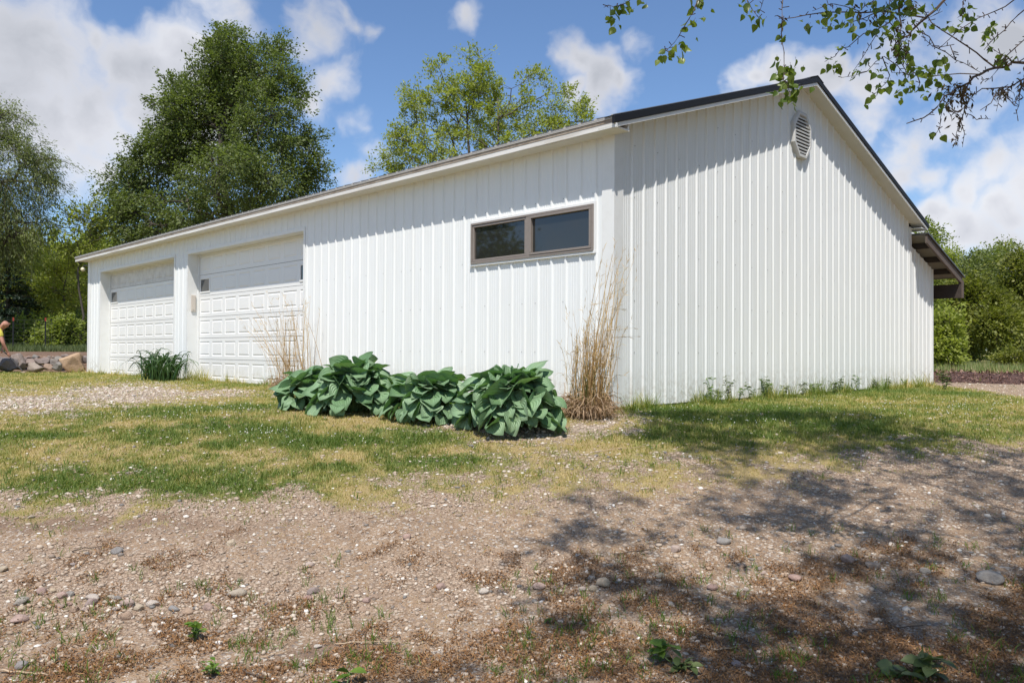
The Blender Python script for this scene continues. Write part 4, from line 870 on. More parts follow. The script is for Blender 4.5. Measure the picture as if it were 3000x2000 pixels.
    clus = [(165, 90, 5), (185, 100, 3), (230, 10, 4), (265, 50, 4), (200, 38, 4), (330, 0, 3), (655, 60, 3), (620, 40, 4), (585, 130, 3), (565, 225, 3), (530, 240, 5), (505, 280, 3), (455, 290, 4), (430, 280, 2), (605, 100, 2), (640, 5, 4), (905, 80, 4), (950, 105, 4), (855, 5, 4), (890, 60, 3),
            (1075, 130, 2), (1050, 200, 3), (1055, 280, 3), (1110, 340, 6), (1135, 345, 3), (1050, 390, 6), (1100, 390, 3), (1070, 470, 6), (1130, 460, 6), (1090, 520, 5), (1130, 530, 4), (1150, 490, 5), (1100, 440, 6),
            (1210, 115, 4), (1250, 110, 5), (1300, 110, 5), (1275, 40, 5), (1350, 60, 4), (1420, 110, 4), (1445, 150, 4), (1440, 20, 6), (1480, 60, 5), (1540, 20, 6), (1600, 40, 7), (1640, 60, 6), (1660, 20, 6), (1720, 60, 6), (1780, 40, 6), (1830, 30, 4), (1560, 160, 5), (1620, 150, 6), (1690, 130, 6), (1650, 200, 7), (1700, 240, 8), (1680, 280, 7), (1720, 300, 5),
            (1340, 340, 7), (1330, 320, 4), (1410, 250, 3), (1500, 320, 5), (1540, 315, 4), (1470, 370, 5), (1550, 400, 5), (1740, 350, 7), (1750, 380, 5), (1600, 450, 5), (1560, 500, 5), (1640, 435, 5), (1700, 460, 4), (1800, 480, 6), (1780, 450, 4), (1850, 370, 5), (1920, 390, 6), (1900, 370, 5), (1930, 290, 7), (1920, 310, 4), (1860, 410, 5), (1720, 430, 4), (1680, 480, 4),
            (2060, 120, 4), (2040, 40, 7), (2060, 60, 5), (2180, 160, 7), (2190, 130, 5), (2160, 190, 4), (2230, 310, 5), (2250, 300, 4), (2180, 260, 3), (2010, 150, 3), (1960, 140, 4), (1880, 690, 3), (1890, 520, 4), (1800, 380, 4), (1820, 350, 4), (1600, 230, 5), (1760, 170, 4), (1620, 330, 4), (1990, 160, 3), (1700, 20, 6), (1580, 90, 5), (2120, 200, 2), (1850, 140, 3)]
    for x, y, n in clus:
        c = sp(x, y, 3.7 + r.normal() * .06 if x > 1180 else (3.3 if x > 1000 else 3.52))
        for _ in range(int(n)):
            d = rand_unit(1, r)[0]; d[2] = -abs(d[2]) - .5; d /= np.linalg.norm(d); leafat(c + r.normal(size=3) * .017, d, r.uniform(.022, .044))
    # leaves proper: pointed ovate blades with a fold along the midrib
    V = []; Fc = []; RN = []
    prof = [(0, .0), (.12, .30), (.32, .42), (.55, .36), (.8, .17), (1, 0)]
    for p, d, s in zip(P, D, S_):
        nrm = rand_unit(1, r)[0]; a = np.cross(d, nrm); a /= np.linalg.norm(a); nn = np.cross(a, d); b0 = len(V); st = .25; rv = r.random(); cur = r.uniform(.1, .45)
        p0 = p + d * s * st
        m.tube([p, p0], [.0008, .0006], 3, cap=False)
        for u, w in prof:
            mid_ = p0 + d * s * u - nn * s * cur * u * u; V += [mid_ - a * w * s + nn * w * s * .35, mid_, mid_ + a * w * s + nn * w * s * .35]; RN += [rv] * 3
        for k in range(len(prof) - 1):
            i = b0 + k * 3; Fc += [(i, i + 1, i + 4, i + 3), (i + 1, i + 2, i + 5, i + 4)]
    np_mesh('hanging_leaves', V, Fc, M['leaf_near'], T, smooth=True, attrs={'rnd': RN})
    m.build('twigs', M['twig'], T)
    # withered catkin bunches
    for x, y, n, sx, sy in ((1690, 190, 90, 28, 60), (1700, 260, 60, 25, 30), (1990, 480, 110, 45, 30), (1960, 540, 60, 20, 40), (2040, 520, 60, 20, 45), (2225, 490, 70, 26, 18), (2245, 310, 40, 25, 12), (1720, 30, 40, 40, 20), (2010, 640, 26, 10, 30), (1500, 60, 30, 60, 20), (2340, 450, 40, 15, 30), (1075, 120, 12, 5, 20), (1990, 735, 16, 6, 14)):
        P = [sp(x + r.normal() * sx, y + r.normal() * sy, 3.75 + r.normal() * .05) for _ in range(n)]
        V, Fc = leaf_cards(np.array(P), .028, r, .32, .2, .9)
        np_mesh('catkin_bunch', V, Fc, M['catkin'], T, attrs={'rnd': np.repeat(r.random(len(P)), 4)})['kind'] = 'stuff'
near_tree()

# ------------------------------------------------------------------ hostas
def m_hosta(K):
    uvn = K.N.new('ShaderNodeUVMap'); s = K.sep(uvn.outputs[0]); u, v = s[0], s[1]
    au = K.math('ABSOLUTE', u); ph = K.math('MULTIPLY', K.math('ADD', K.math('MULTIPLY', v, .55), K.math('MULTIPLY', au, 1.0)), 62)
    # veins run from the base and bow outward
    vein = K.math('SINE', K.math('MULTIPLY', K.math('DIVIDE', au, K.math('ADD', .12, K.math('MULTIPLY', K.math('SINE', K.math('MULTIPLY', v, 3.14159)), .88))), 26))
    pk = K.noise(26, 3, .6, vec=K.scale(K.obj(), 1, 1, 1)); h = K.math('ADD', K.math('MULTIPLY', vein, .5), K.math('MULTIPLY', pk, .9))
    base = K.ramp(K.attr('rnd'), [(0, (.13, .24, .11)), (.5, (.22, .35, .19)), (1, (.31, .43, .27))])
    c = K.mix(K.rng(vein, .2, 1.0, 0, .20), base, (.05, .10, .035)); c = K.mix(K.rng(K.noise(5, 4, .6), .55, .8, 0, .5), c, (.22, .30, .10)); c = K.mix(K.rng(au, .05, .0, 0, .5), c, (.16, .25, .12))
    return K.leaf(c, .16, .5, nrm=K.bump(h, .7, .006), spec=.4, tcol=(.9, 1.3, .35))
M['hosta'] = mat('hosta_leaf', m_hosta)
M['petiole'] = mat('green_stem', lambda K: K.pbr((.12, .19, .06), .5))
def hosta(label, X, Y, width, height, n, seed, leafL, dx=0):
    r = np.random.default_rng(seed); c = gd(X, Y); T = empty('hosta_plant', c, label, 'plant', 'hostas planted along the front wall')
    V = []; Fc = []; UV = []; RN = []; st = MB(); nu, nv = 8, 10
    for i in range(n):
        f = (i + .5) / n                                     # 0 top centre .. 1 outer skirt
        a = i * 2.39996 + r.normal() * .3; rad = width * (.08 + .80 * f ** .7) * (.9 + .2 * r.random()); zz = height * (1.0 - .84 * f ** 1.25) * (.86 + .2 * r.random())
        d = np.array([math.cos(a), math.sin(a), 0]); p = c + d * rad * .78; p[2] = c[2] + zz
        L = leafL * (.78 + .4 * r.random()) * (.75 + .35 * math.sin(math.pi * min(1, f + .15))); pitch = math.radians(34 - 74 * f ** .9 + r.normal() * 20)
        yaw = r.normal() * .45; d = np.array([math.cos(a + yaw), math.sin(a + yaw), 0]); side = np.array([-d[1], d[0], 0]); roll = r.normal() * .5
        dirv = d * math.cos(pitch) + np.array([0, 0, math.sin(pitch)]); nrm = np.cross(dirv, side); nrm = -nrm if nrm[2] < 0 and abs(pitch) < 1.4 else nrm
        if np.dot(nrm, d) < 0 and pitch < 0: nrm = -nrm
        side2 = side * math.cos(roll) + nrm * math.sin(roll); nrm = np.cross(side2, dirv) if np.dot(np.cross(side2, dirv), nrm) > 0 else -np.cross(side2, dirv)
        cup = .20 + .15 * r.random(); bend = .35 + .35 * r.random(); rv = np.clip(r.normal(.5, .25), 0, 1); b0 = len(V); wav = r.uniform(0, 6.28)
        for j in range(nv + 1):
            v = j / nv; wv = .50 * (math.sin(math.pi * min(1, v ** .62)) ** .75) * (1 if v < .97 else .3) + (.02 if v < .9 else 0)
            if v < .12: wv = .50 * (v / .12) ** .45 * .78
            back = -.10 * (1 - v / .18) if v < .18 else 0
            ang = bend * v; ax = dirv * math.sin(ang + 1e-3) / (bend + 1e-3) - nrm * (1 - math.cos(ang)) / (bend + 1e-3)
            for k in range(nu + 1):
                u = k / nu * 2 - 1; w = wv * L * u
                h = cup * abs(w) * .9 + .018 * L * math.sin(v * 14 + wav + (3 if u > 0 else 0)) * u * u
                q = p + ax * L + dirv * (L * back * abs(u)) + side2 * w + nrm * h; V.append(q); UV.append((u, v)); RN.append(rv)
        for j in range(nv):
            for k in range(nu): i0 = b0 + j * (nu + 1) + k; Fc.append((i0, i0 + 1, i0 + nu + 2, i0 + nu + 1))
        o = c + np.array([r.normal() * .05, r.normal() * .05, .02]); mid_ = (o + p) / 2 + np.array([0, 0, .08]); st.tube([o, mid_, p + dirv * .01], [.009, .007, .004], 5, cap=False)
    V = np.array(V); gz_ = gz(V[:, 0], V[:, 1]); V[:, 2] = np.maximum(V[:, 2], gz_ + .015); V[:, 1] = np.minimum(V[:, 1], -.04)
    np_mesh('foliage', V, Fc, M['hosta'], T, smooth=True, attrs={'rnd': RN}, uv=UV); st.build('stems', M['petiole'], T, smooth=True)
hosta('low blue green hosta with broad leaves, leftmost, beside the garage door grass', 708, 940, .40, .36, 90, 901, .20)
hosta('tall blue green hosta second from the left with one leaf standing up', 815, 947, .60, .48, 190, 902, .215)
hosta('broad hosta third from the left, lower than its neighbours', 985, 962, .55, .40, 150, 903, .21)
hosta('large front hosta with round puckered leaves left of the tall dry grass', 1172, 985, .64, .50, 190, 904, .225)

# ------------------------------------------------------------------ strap leaved and dry grass clumps
def ribbons(paths, widths, r, mat_, name, parent, rnds=None):
    V = []; Fc = []; RN = []
    for p, w in zip(paths, widths):
        p = np.array(p); n = len(p); t = np.gradient(p, axis=0); a = np.cross(t, rand_unit(1, r)[0]); a /= np.maximum(np.linalg.norm(a, axis=1), 1e-6)[:, None]; rv = np.clip(r.normal(.5, .25), 0, 1)
        ww = w * np.interp(np.linspace(0, 1, n), [0, .25, .8, 1], [.6, 1, .7, .12]); b0 = len(V)
        for i in range(n): V += [p[i] - a[i] * ww[i], p[i] + a[i] * ww[i]]; RN += [rv, rv]
        for i in range(n - 1): k = b0 + 2 * i; Fc.append((k, k + 1, k + 3, k + 2))
    return np_mesh(name, V, Fc, mat_, parent, smooth=True, attrs={'rnd': RN})
def arch(o, a, L, up, r, n=8, out=1.0, curl=1.0):
    u = np.linspace(0, 1, n); d = np.array([math.cos(a), math.sin(a)])
    h = out * L * (u ** 1.2) * .75; z = up * L * (1.9 * u - 1.35 * curl * u * u)
    p = np.stack([o[0] + d[0] * h, o[1] + d[1] * h, o[2] + z], -1); p[1:] += np.cumsum(r.normal(size=(n - 1, 3)) * .006, axis=0); return p
def daylily():
    r = np.random.default_rng(910); c = gd(385, 872); c = np.array([-11.45, -.60, -.03]); T = empty('daylily_plant', c, 'dark green arching daylily clump in front of the pillar between the garage doors', 'plant')
    paths = []; w = []
    for i in range(420):
        o = c + np.array([r.normal() * .22, r.normal() * .13, 0]); L = r.uniform(.55, 1.0); paths.append(arch(o, r.random() * 6.28, L, r.uniform(.55, .95), r, 8, r.uniform(.25, .8), r.uniform(.85, 1.2))); w.append(r.uniform(.009, .015))
    paths = [np.concatenate([p[:, :2], np.maximum(p[:, 2:], -.02)], 1) for p in paths]
    for p in paths: p[:, 1] = np.minimum(p[:, 1], -.03)
    ribbons(paths, w, r, M['lily'], 'foliage', T)
daylily()
def dry_grass(label, c, spec, n_leaf, leaf_r, seed, green=0):
    """spec: list of (n stems, lean dx along x, dy, height, spread)"""
    r = np.random.default_rng(seed); c = np.array(c, float); T = empty('dry_grass_clump', c, label, 'ornamental grass', 'dried ornamental grass clumps'); paths = []; w = []; PL = []; PD = []
    for n, lx, ly, H, spd in spec:
        for _ in range(n):
            h = H * r.uniform(.72, 1.03); o = c + np.array([lx * .18 + r.normal() * leaf_r * .55, ly * .18 + r.normal() * leaf_r * .4, 0]); u = np.linspace(0, 1, 11); sx = lx + r.normal() * spd; sy = ly + r.normal() * spd
            wob = r.normal() * .02; p = np.stack([o[0] + sx * u ** 1.5 + wob * np.sin(u * 7), o[1] + sy * u ** 1.5 - wob * np.sin(u * 5), o[2] + h * (u - .06 * u ** 3)], -1); paths.append(p); w.append(r.uniform(.0022, .0046)); bent = r.random() < .12
            if bent: p[7:, 2] -= np.linspace(0, .25, 4) * h; p[7:, 0] += np.linspace(0, .12, 4)
            d = p[-1] - p[-2]; d /= np.linalg.norm(d); k = 6; PL.append(p[-1] - d * (r.random(k) * .22)[:, None]); PD.append(np.tile(d, (k, 1)) + r.normal(size=(k, 3)) * .05)
            # a sheath blade or two leaving the stem
            for _ in range(2):
                k = int(r.integers(1, 5)); q = p[k]; a = r.random() * 6.28; L = r.uniform(.12, .45); uu_ = np.linspace(0, 1, 5); b = np.stack([q[0] + math.cos(a) * L * .35 * uu_, q[1] + math.sin(a) * L * .35 * uu_, q[2] + L * (uu_ * .9 - .7 * uu_ ** 2)], -1); paths.append(b); w.append(.0018)
    for p in paths: p[:, 1] = np.where(p[:, 0] < 0, np.minimum(p[:, 1], -.035), p[:, 1])
    ribbons(paths, w, r, M['straw'], 'stalks', T)
    PL = np.concatenate(PL); V, Fc = leaf_cards(PL, .07, r, .07, .2, 0, d=np.concatenate(PD)); np_mesh('plumes', V, Fc, M['straw'], T, attrs={'rnd': np.repeat(r.uniform(.6, 1, len(PL)), 4)})
    paths = []; w = []
    for _ in range(n_leaf):
        a = r.random() * 6.28; o = c + np.array([math.cos(a), math.sin(a), 0]) * leaf_r * r.random() ** .6; L = r.uniform(.18, .55); p = arch(o, a + r.normal() * .8, L, r.uniform(.4, .85), r, 8, r.uniform(.3, .8), r.uniform(1.0, 1.5)); p[1:] += np.cumsum(r.normal(size=(7, 3)) * .016, axis=0)
        p[:, 2] = np.maximum(p[:, 2], gz(p[:, 0], p[:, 1]) + .005); p[:, 1] = np.where(p[:, 0] < .03, np.minimum(p[:, 1], -.035), p[:, 1]); paths.append(p); w.append(r.uniform(.003, .006))
    ribbons(paths, w, r, M['strawdark'], 'leaf_tangle', T)
    if green:
        paths = []
        for _ in range(green): a = r.random() * 6.28; o = c + np.array([math.cos(a), math.sin(a), 0]) * leaf_r * .6; paths.append(arch(o, a, r.uniform(.4, .9), .9, r, 8, r.uniform(.15, .5), .85))
        ribbons(paths, [.003] * green, r, M['lily'], 'green_blades', T)
g2 = gd(1352, 958)
rx_, ry_ = RT[0], RT[1]
dry_grass('tall bundle of dry tan grass standing at the front corner of the building', g2, [(30, -.04 * rx_, -.04 * ry_, 1.0, .035), (20, .12 * rx_, .12 * ry_, 1.68, .03), (14, .27 * rx_, .27 * ry_, 1.95, .014), (5, .42 * rx_, .42 * ry_, 1.50, .02), (44, .03 * rx_, .03 * ry_, 1.15, .04), (36, .12 * rx_, .12 * ry_, .95, .035), (30, .05 * rx_, .05 * ry_, .7, .05)], 900, .19, 920, 40)
g1 = np.array([-6.25, -.42, -.04])
dry_grass('shorter wispy dry grass clump by the right edge of the near garage door', g1, [(24, -.35, -.12, 1.75, .12), (34, .02, -.02, 1.55, .05), (20, -.2, -.2, 1.2, .2), (12, .25, -.2, .9, .15), (12, -.7, -.2, 1.3, .15)], 900, .34, 921)

# ------------------------------------------------------------------ leafy weeds
def weed(name, label, c, h, w, n, seed, lm, cat='weed', group=None, leaf=.06, broad=.55, flat=0.0, stems=5):
    r = np.random.default_rng(seed); c = np.array(c, float); T = empty(name, c, label, cat, group); m = MB(); V = []; Fc = []; RN = []
    tips = []
    for k in range(stems):
        a = r.random() * 6.28; L = h * r.uniform(.6, 1.05); t = c + np.array([math.cos(a) * w * r.uniform(.2, 1), math.sin(a) * w * r.uniform(.2, 1), L * (1 - flat)]); p = smoothpath(c, t, r, 4, .05, .04); m.tube(p, [.003, .0025, .002, .0012], 4, cap=False); tips.append(p)
    prof = [(0, .03), (.2, .30), (.5, .46), (.75, .34), (1, 0)]
    for i in range(n):
        p = tips[i % stems]; u = r.random() ** .6; k = min(2, int(u * 3)); q = p[k] + (p[k + 1] - p[k]) * (u * 3 - k); a = r.random() * 6.28; d = np.array([math.cos(a), math.sin(a), r.uniform(-.1, .7) * (1 - flat)]); d /= np.linalg.norm(d)
        nn = np.array([0, 0, 1.]) + r.normal(size=3) * .35; A = np.cross(d, nn); A /= np.linalg.norm(A); nn = np.cross(A, d); s = leaf * r.uniform(.6, 1.15); b0 = len(V); rv = r.random(); cur = r.uniform(.1, .5)
        for v, wd in prof:
            mid_ = q + d * s * v - nn * s * cur * v * v; V += [mid_ - A * wd * s * broad + nn * wd * s * .2, mid_, mid_ + A * wd * s * broad + nn * wd * s * .2]; RN += [rv] * 3
        for k in range(4): i0 = b0 + k * 3; Fc += [(i0, i0 + 1, i0 + 4, i0 + 3), (i0 + 1, i0 + 2, i0 + 5, i0 + 4)]
    m.build('stem', M['petiole'], T); np_mesh('foliage', V, Fc, lm, T, smooth=True, attrs={'rnd': RN}); return T
WG = 'weeds sprouting from the gravel in the foreground'
weed('weed', 'bright green broad leaved weed in the left foreground gravel', gd(448, 1470), .11, .045, 18, 931, M['weed'], group=WG, leaf=.048, broad=.7, stems=4)
weed('weed', 'big pale green lobed weed in the shade at bottom centre right', gd(1515, 1525), .11, .08, 18, 932, M['weed'], group=WG, leaf=.065, broad=.8, stems=5)
weed('weed', 'darker leafy weed just behind the big pale lobed one', gd(1560, 1548), .05, .08, 22, 933, M['weeddull'], group=WG, leaf=.05, broad=.7, stems=5)
weed('weed', 'broad leaved dock like weed in deep shade at bottom right', gd(2060, 1556), .07, .09, 12, 934, M['weeddull'], group=WG, leaf=.09, broad=.9, stems=4, flat=.3)
weed('weed', 'spreading many leaved weed at the bottom right, right of the dock', gd(2130, 1550), .09, .12, 22, 935, M['weeddull'], group=WG, leaf=.09, broad=.7, stems=6)
weed('weed', 'pale leaf pair poking up at the bottom edge left of centre', gd(795, 1575), .06, .04, 6, 936, M['weed'], group=WG, leaf=.07, broad=.7, stems=2)
weed('weed', 'small green weed beside bare soil, right of the bright left weed', gd(490, 1545), .05, .07, 24, 937, M['weed'], group=WG, leaf=.035, stems=6)
weed('weed', 'tiny two leaved seedling in the middle of the shaded foreground', gd(1265, 1435), .04, .02, 5, 938, M['weed'], group=WG, leaf=.035, stems=2)
weed('weed', 'young leafy weed at the feet of the third and front hostas', gd(1045, 972), .20, .08, 46, 939, M['weed'], leaf=.07, broad=.5, stems=5)
weed('weed', 'small weed below the leftmost hosta leaves', gd(672, 940), .12, .08, 40, 940, M['weed'], leaf=.05, broad=.5, stems=5)
weed('weed', 'upright leafy weed on the pale track just past the building corner', gd(2172, 896), .34, .16, 90, 941, M['weeddull'], leaf=.09, broad=.4, stems=9)
weed('weed', 'thin dry stemmed weed by the jamb of the near garage door', (-11.3, -.12, -.03), .45, .12, 20, 942, M['weeddull'], leaf=.04, stems=6)
gx = [(1622, .34, 50), (1640, .22, 40), (1662, .36, 60), (1680, .20, 30), (1712, .26, 34), (1740, .28, 60), (1765, .30, 70), (1795, .22, 50), (1830, .22, 40), (1862, .2, 40), (1900, .22, 40), (1925, .26, 40), (1965, .30, 44), (2005, .20, 36), (2028, .26, 44), (2066, .18, 30)]
for i, (X, h, n) in enumerate(gx):
    yy = np.interp(X, [1405, 2092], [0, W_]); d = ray(X * DS, 1000); tt_ = (0.10 - CX) / d[0]; y = CY + d[1] * tt_; x = .09
    o_ = ['first', 'second', 'third', 'fourth', 'fifth', 'sixth', 'seventh', 'eighth', 'ninth', 'tenth', 'eleventh', 'twelfth', 'thirteenth', 'fourteenth', 'fifteenth', 'sixteenth'][i]
    weed('weed', ('tall' if h > .27 else 'short') + ' leafy weed against the foot of the gable wall, %s from the left' % o_, (x + random.uniform(0, .12), y, float(gz(x, y))), h, .09, n, 950 + i, M['weeddull'] if i % 3 else M['weed'], group='weeds along the foot of the gable wall', leaf=.055, broad=.5, stems=5)

# ------------------------------------------------------------------ rocks
def rock_mesh(name, seed, sx, sy, sz, rough=.2, sub=3, mat_=None, cuts=6):
    r = np.random.default_rng(seed); bm = bmesh.new(); bmesh.ops.create_icosphere(bm, subdivisions=sub, radius=1)
    pl = [(rand_unit(1, r)[0], r.uniform(.55, .85)) for _ in range(cuts)]; ph = r.uniform(0, 9, 3)
    for v in bm.verts:
        p = np.array(v.co)
        for n, d in pl:
            k = p @ n
            if k > d: p = p - n * (k - d) * .97
        p = p * (1 + rough * .35 * (math.sin(p[0] * 3 + ph[0]) * math.sin(p[1] * 3.3 + ph[1]) + .5 * math.sin(p[2] * 5 + ph[2])) + r.normal() * rough * .04)
        v.co = (p[0] * sx, p[1] * sy, p[2] * sz)
    me = bpy.data.meshes.new(name); bm.to_mesh(me); bm.free(); me.materials.append(mat_ or M['rock']); me.polygons.foreach_set('use_smooth', np.ones(len(me.polygons), bool)); return me
def put_rock(name, me, p, rz, label, cat, group, tilt=0):
    o = bpy.data.objects.new(name, me); COL.objects.link(o); o.location = [float(q) for q in p]; o.rotation_euler = (tilt, random.uniform(-.15, .15), rz); return tag(o, label, cat, group)
RG = 'rocks of the low stone retaining wall at left'
# (x, y centre, half width, half height in the 3000 px photograph, t, tall look)
rocks = [(217, 1062, 40, 33, 22.3, 'huge tan boulder at the right end of the stone row, against the garage corner', 'boulder'), (20, 1066, 36, 26, 21.9, 'large dark grey boulder at the left picture edge'), (52, 1064, 22, 28, 22.1, 'tall pinkish grey slab rock right of the dark boulder'),
         (102, 1077, 27, 14, 21.8, 'long low pale grey rock in the bottom row'), (143, 1075, 15, 13, 21.9, 'blue grey rock left of centre in the bottom row'), (167, 1074, 17, 15, 21.8, 'slanted blue grey rock touching the tan boulder'),
         (126, 1059, 22, 14, 22.4, 'broad pinkish rock in the upper row'), (157, 1061, 13, 12, 22.3, 'small peach coloured rock between pink and grey ones'), (88, 1063, 15, 14, 22.3, 'grey rock above the long pale one'), (66, 1054, 14, 10, 22.8, 'brownish rock behind the tall slab'),
         (104, 1045, 13, 7, 22.9, 'speckled grey rock on top of the row, left of the pink one'), (172, 1051, 13, 8, 22.8, 'dark grey cobble on the top course left of the tan boulder'), (191, 1042, 10, 6, 23.0, 'pale grey cobble behind the tan boulder'),
         (84, 1048, 9, 5, 23.0, 'small pinkish cobble on the top course behind grey rocks'), (143, 1046, 8, 5, 23.1, 'small tan cobble on the top course above the broad pink rock'), (156, 1047, 7, 5, 23.2, 'tiny grey cobble on the top course right of the tan one'),
         (2, 1049, 9, 6, 22.8, 'pale round cobble at the very left edge of the row'), (15, 1050, 8, 6, 22.9, 'light brown cobble next to the leftmost round one'), (250, 1055, 10, 12, 22.6, 'tan rock squeezed between the huge boulder and the garage wall'), (107, 1052, 7, 5, 22.7, 'reddish small rock at the middle of the upper row'),
         (-30, 1066, 30, 24, 22, 'grey boulder just beyond the left edge'), (-80, 1068, 26, 22, 22, 'pink boulder further beyond the left edge'), (70, 1092, 9, 4, 21.4, 'small flat tan stone lying in the grass below the slab'), (130, 1048, 7, 5, 23.1, 'small pale cobble above the pink rock, left of the tan one')]
for i, q in enumerate(rocks):
    x, y, hw, hh, t, lab = q[:6]; p = at(x, y, t); k = t / FPX; me = rock_mesh('rock', 1000 + i, hw * k * 1.02, hw * k * .8, hh * k * 1.05, .30, 4, M['boulder'] if len(q) > 6 else M['rock'], 12)
    put_rock('boulder' if hw > 24 else 'rock', me, p, YAW - math.pi / 2 + random.uniform(-.2, .2), lab, 'rock', RG)
# cobbles strewn in the foreground
CG = 'cobbles strewn over the foreground dirt'
cobL = [(95,1205,32),(100,1235,18),(130,1222,14),(90,1285,30),(190,1160,24),(245,1150,14),(288,1175,20),(322,1168,18),(275,1220,18),(318,1210,14),(342,1235,20),(388,1230,16),(420,1205,25),(425,1180,28),(487,1195,14),(515,1168,16),(540,1175,15),(585,1205,32),(638,1217,25),(535,1222,15),(580,1258,28),(605,1248,16),(700,1197,28),(785,1200,14),(800,1220,24),(860,1233,28),(955,1218,24),(1090,1163,35),(1440,1150,24),(1415,1178,18),(1565,1172,22),(1685,1187,18),(1720,1170,16),(1668,1230,18),(1965,1190,16),(2025,1127,20),(2222,1150,20),(1925,1300,18),(1425,1025,20),(890,982,14),(335,1028,18),(180,1125,18),(15,1050,24),(535,968,22),(1060,938,18),(1870,912,20),(142,808,14),(100,1490,30),(2280,1335,14),(232,1265,12),(1460,1400,16)]
cobR = [(420,1120,28),(320,1145,18),(375,1145,20),(125,1133,26),(105,1197,14),(920,1140,24),(1075,1145,14),(680,1083,20),(750,960,24),(905,1045,16),(1060,1030,18),(1135,1040,14),(1155,1060,14),(1250,1072,14),(1300,1090,24),(975,925,28),(1310,955,14),(1545,1010,30),(1655,1040,30),(1900,1068,22),(1030,1492,20),(870,1272,12),(1720,828,14),(2190,1110,52),(1500,938,16),(365,1448,14),(1040,860,12),(2110,965,10),(2290,965,14)]
ords = lambda n: ('%dth' % n if 10 <= n % 100 <= 20 else '%d%s' % (n, {1: 'st', 2: 'nd', 3: 'rd'}.get(n % 10, 'th')))
cc = [(x / 1.568, 1000 + y / 1.568, w / 1.568) for x, y, w in cobL] + [(1500 + x / 1.568, 1000 + y / 1.568, w / 1.568) for x, y, w in cobR]
cc.sort()
for i, (x, y, s) in enumerate(cc):
    p = gpt(x, y); _, t = rt_of(p[0], p[1]); k = float(t) / FPX; sx = s * k * random.uniform(1.1, 1.3); sz = sx * random.uniform(.5, .75); sy = sx * random.uniform(.65, .9)
    me = rock_mesh('cobble', 1100 + i, sx, sy, sz, .12, 3, M['cobble'], 5); p[2] += sz * .45
    put_rock('cobble', me, p, random.uniform(-.6, .6) + YAW - 1.57, ('large ' if s > 16 else 'small ' if s < 11 else 'medium ') + 'rounded cobble on the dirt, %s of the cobbles counted from the left' % ords(i + 1), 'stone', CG)
# sticks
def stick(label, a, b, rad, seed, col='twig'):
    r = np.random.default_rng(seed); a = gd(*a); b = gd(*b); p = smoothpath(a, b, r, 9, 0, .012); p[:, 2] = gz(p[:, 0], p[:, 1]) + rad + .006 + np.abs(r.normal(size=9)) * .004
    m = MB(); m.tube(p, list(np.linspace(rad, rad * .5, 9)), 6); o = m.build('stick', M[col], None, smooth=True)
    c = Vector(p.mean(0)); o.data.transform(Matrix.Translation(-c)); o.location = c; tag(o, label, 'stick', 'sticks lying on the ground')
M['paletwig'] = mat('pale_twig', lambda K: K.pbr(K.mix(K.noise(40, 3), (.32, .22, .13), (.5, .38, .26)), .7))
stick('thin reddish stick on the dirt at far left', (165, 1270), (235, 1258), .004, 1, 'twig')
stick('long pale straight stick at the bottom centre', (770, 1480), (925, 1478), .0035, 2, 'paletwig')
stick('short brown stick slanting up at bottom left of centre', (560, 1548), (610, 1562), .006, 3, 'twig')
stick('brown stick lying in the left half, above the soil patch', (595, 1515), (665, 1498), .003, 4, 'paletwig')
stick('thin curved twig in the middle of the shaded gravel', (1710, 1410), (1830, 1400), .003, 5, 'twig')
stick('short reddish stick right of centre on the road', (1410, 1275), (1500, 1265), .004, 6, 'twig')
stick('forked looking dark twig in the lower right shade', (1620, 1450), (1750, 1490), .004, 7, 'twig')
stick('pale twig bundle at the bottom left corner', (0, 1540), (110, 1556), .005, 8, 'paletwig')
stick('long straw coloured stem lying in the grass below the dry clump', (1385, 1040), (1540, 1022), .003, 9, 'paletwig')
stick('dark twig near the bottom right corner', (1980, 1450), (2120, 1440), .004, 10, 'twig')
stick('thin pale twig right of the big lobed weed', (1640, 1500), (1700, 1492), .004, 11, 'paletwig')

# ------------------------------------------------------------------ scattered cover (nobody could count it)
def sample(n, t0, t1, seed, power=1.0):
    """ground samples, denser close to the viewer as 1/t^power"""
    r = np.random.default_rng(seed); u = r.random(n)
    k = 2 - 1 - power + 0.0
    # area element ~ t dt (wedge): pdf(t) ~ t^(1-2*power)
    e = 2 - 2 * power
    t = (t0 ** e + u * (t1 ** e - t0 ** e)) ** (1 / e) if abs(e) > 1e-6 else t0 * (t1 / t0) ** u
    rr_ = (r.random(n) * 2 - 1) * (.74 * t + .3); x, y = xy_of(rr_, t); return r, x, y, t
def off_building(x, y): return ~((x > -L_ - .1) & (x < .03) & (y > -.03) & (y < 12.2))
# lawn blades
r, x, y, t = sample(1300000, 3.0, 26, 41, .8)
lawn, green, grav, litter, terr = masks(x, y)
nloc = fbm2(x, y, .16, 45, 2)
keep = (r.random(len(x)) < np.clip(lawn * 1.05 + .05 * (nloc > .6) - .12 * (nloc < .35), 0, 1) * (t < 40)) & off_building(x, y) & (terr < .3)
x, y, t, green, lawn, nloc = x[keep], y[keep], t[keep], green[keep], lawn[keep], nloc[keep]; n = len(x)
z = gz(x, y); h = (.006 + .020 * r.random(n) ** 2) * (.6 + .8 * lawn) * (1 + .04 * t) * (.5 + 1.1 * nloc); nearwall = (np.minimum(np.abs(y), 9) < .25) & (x < -2) & (x > -19) | ((x > 0) & (x < .3) & (y > 0))
h = np.where(nearwall, h * (1.2 + 5.0 * sst(.45, .75, fbm2(x, y, .35, 52, 3))), h * (.55 + .75 * green)); a = r.random(n) * 6.283; lean = r.uniform(.2, 1.3, n); w = .0016 * (1 + .22 * t)
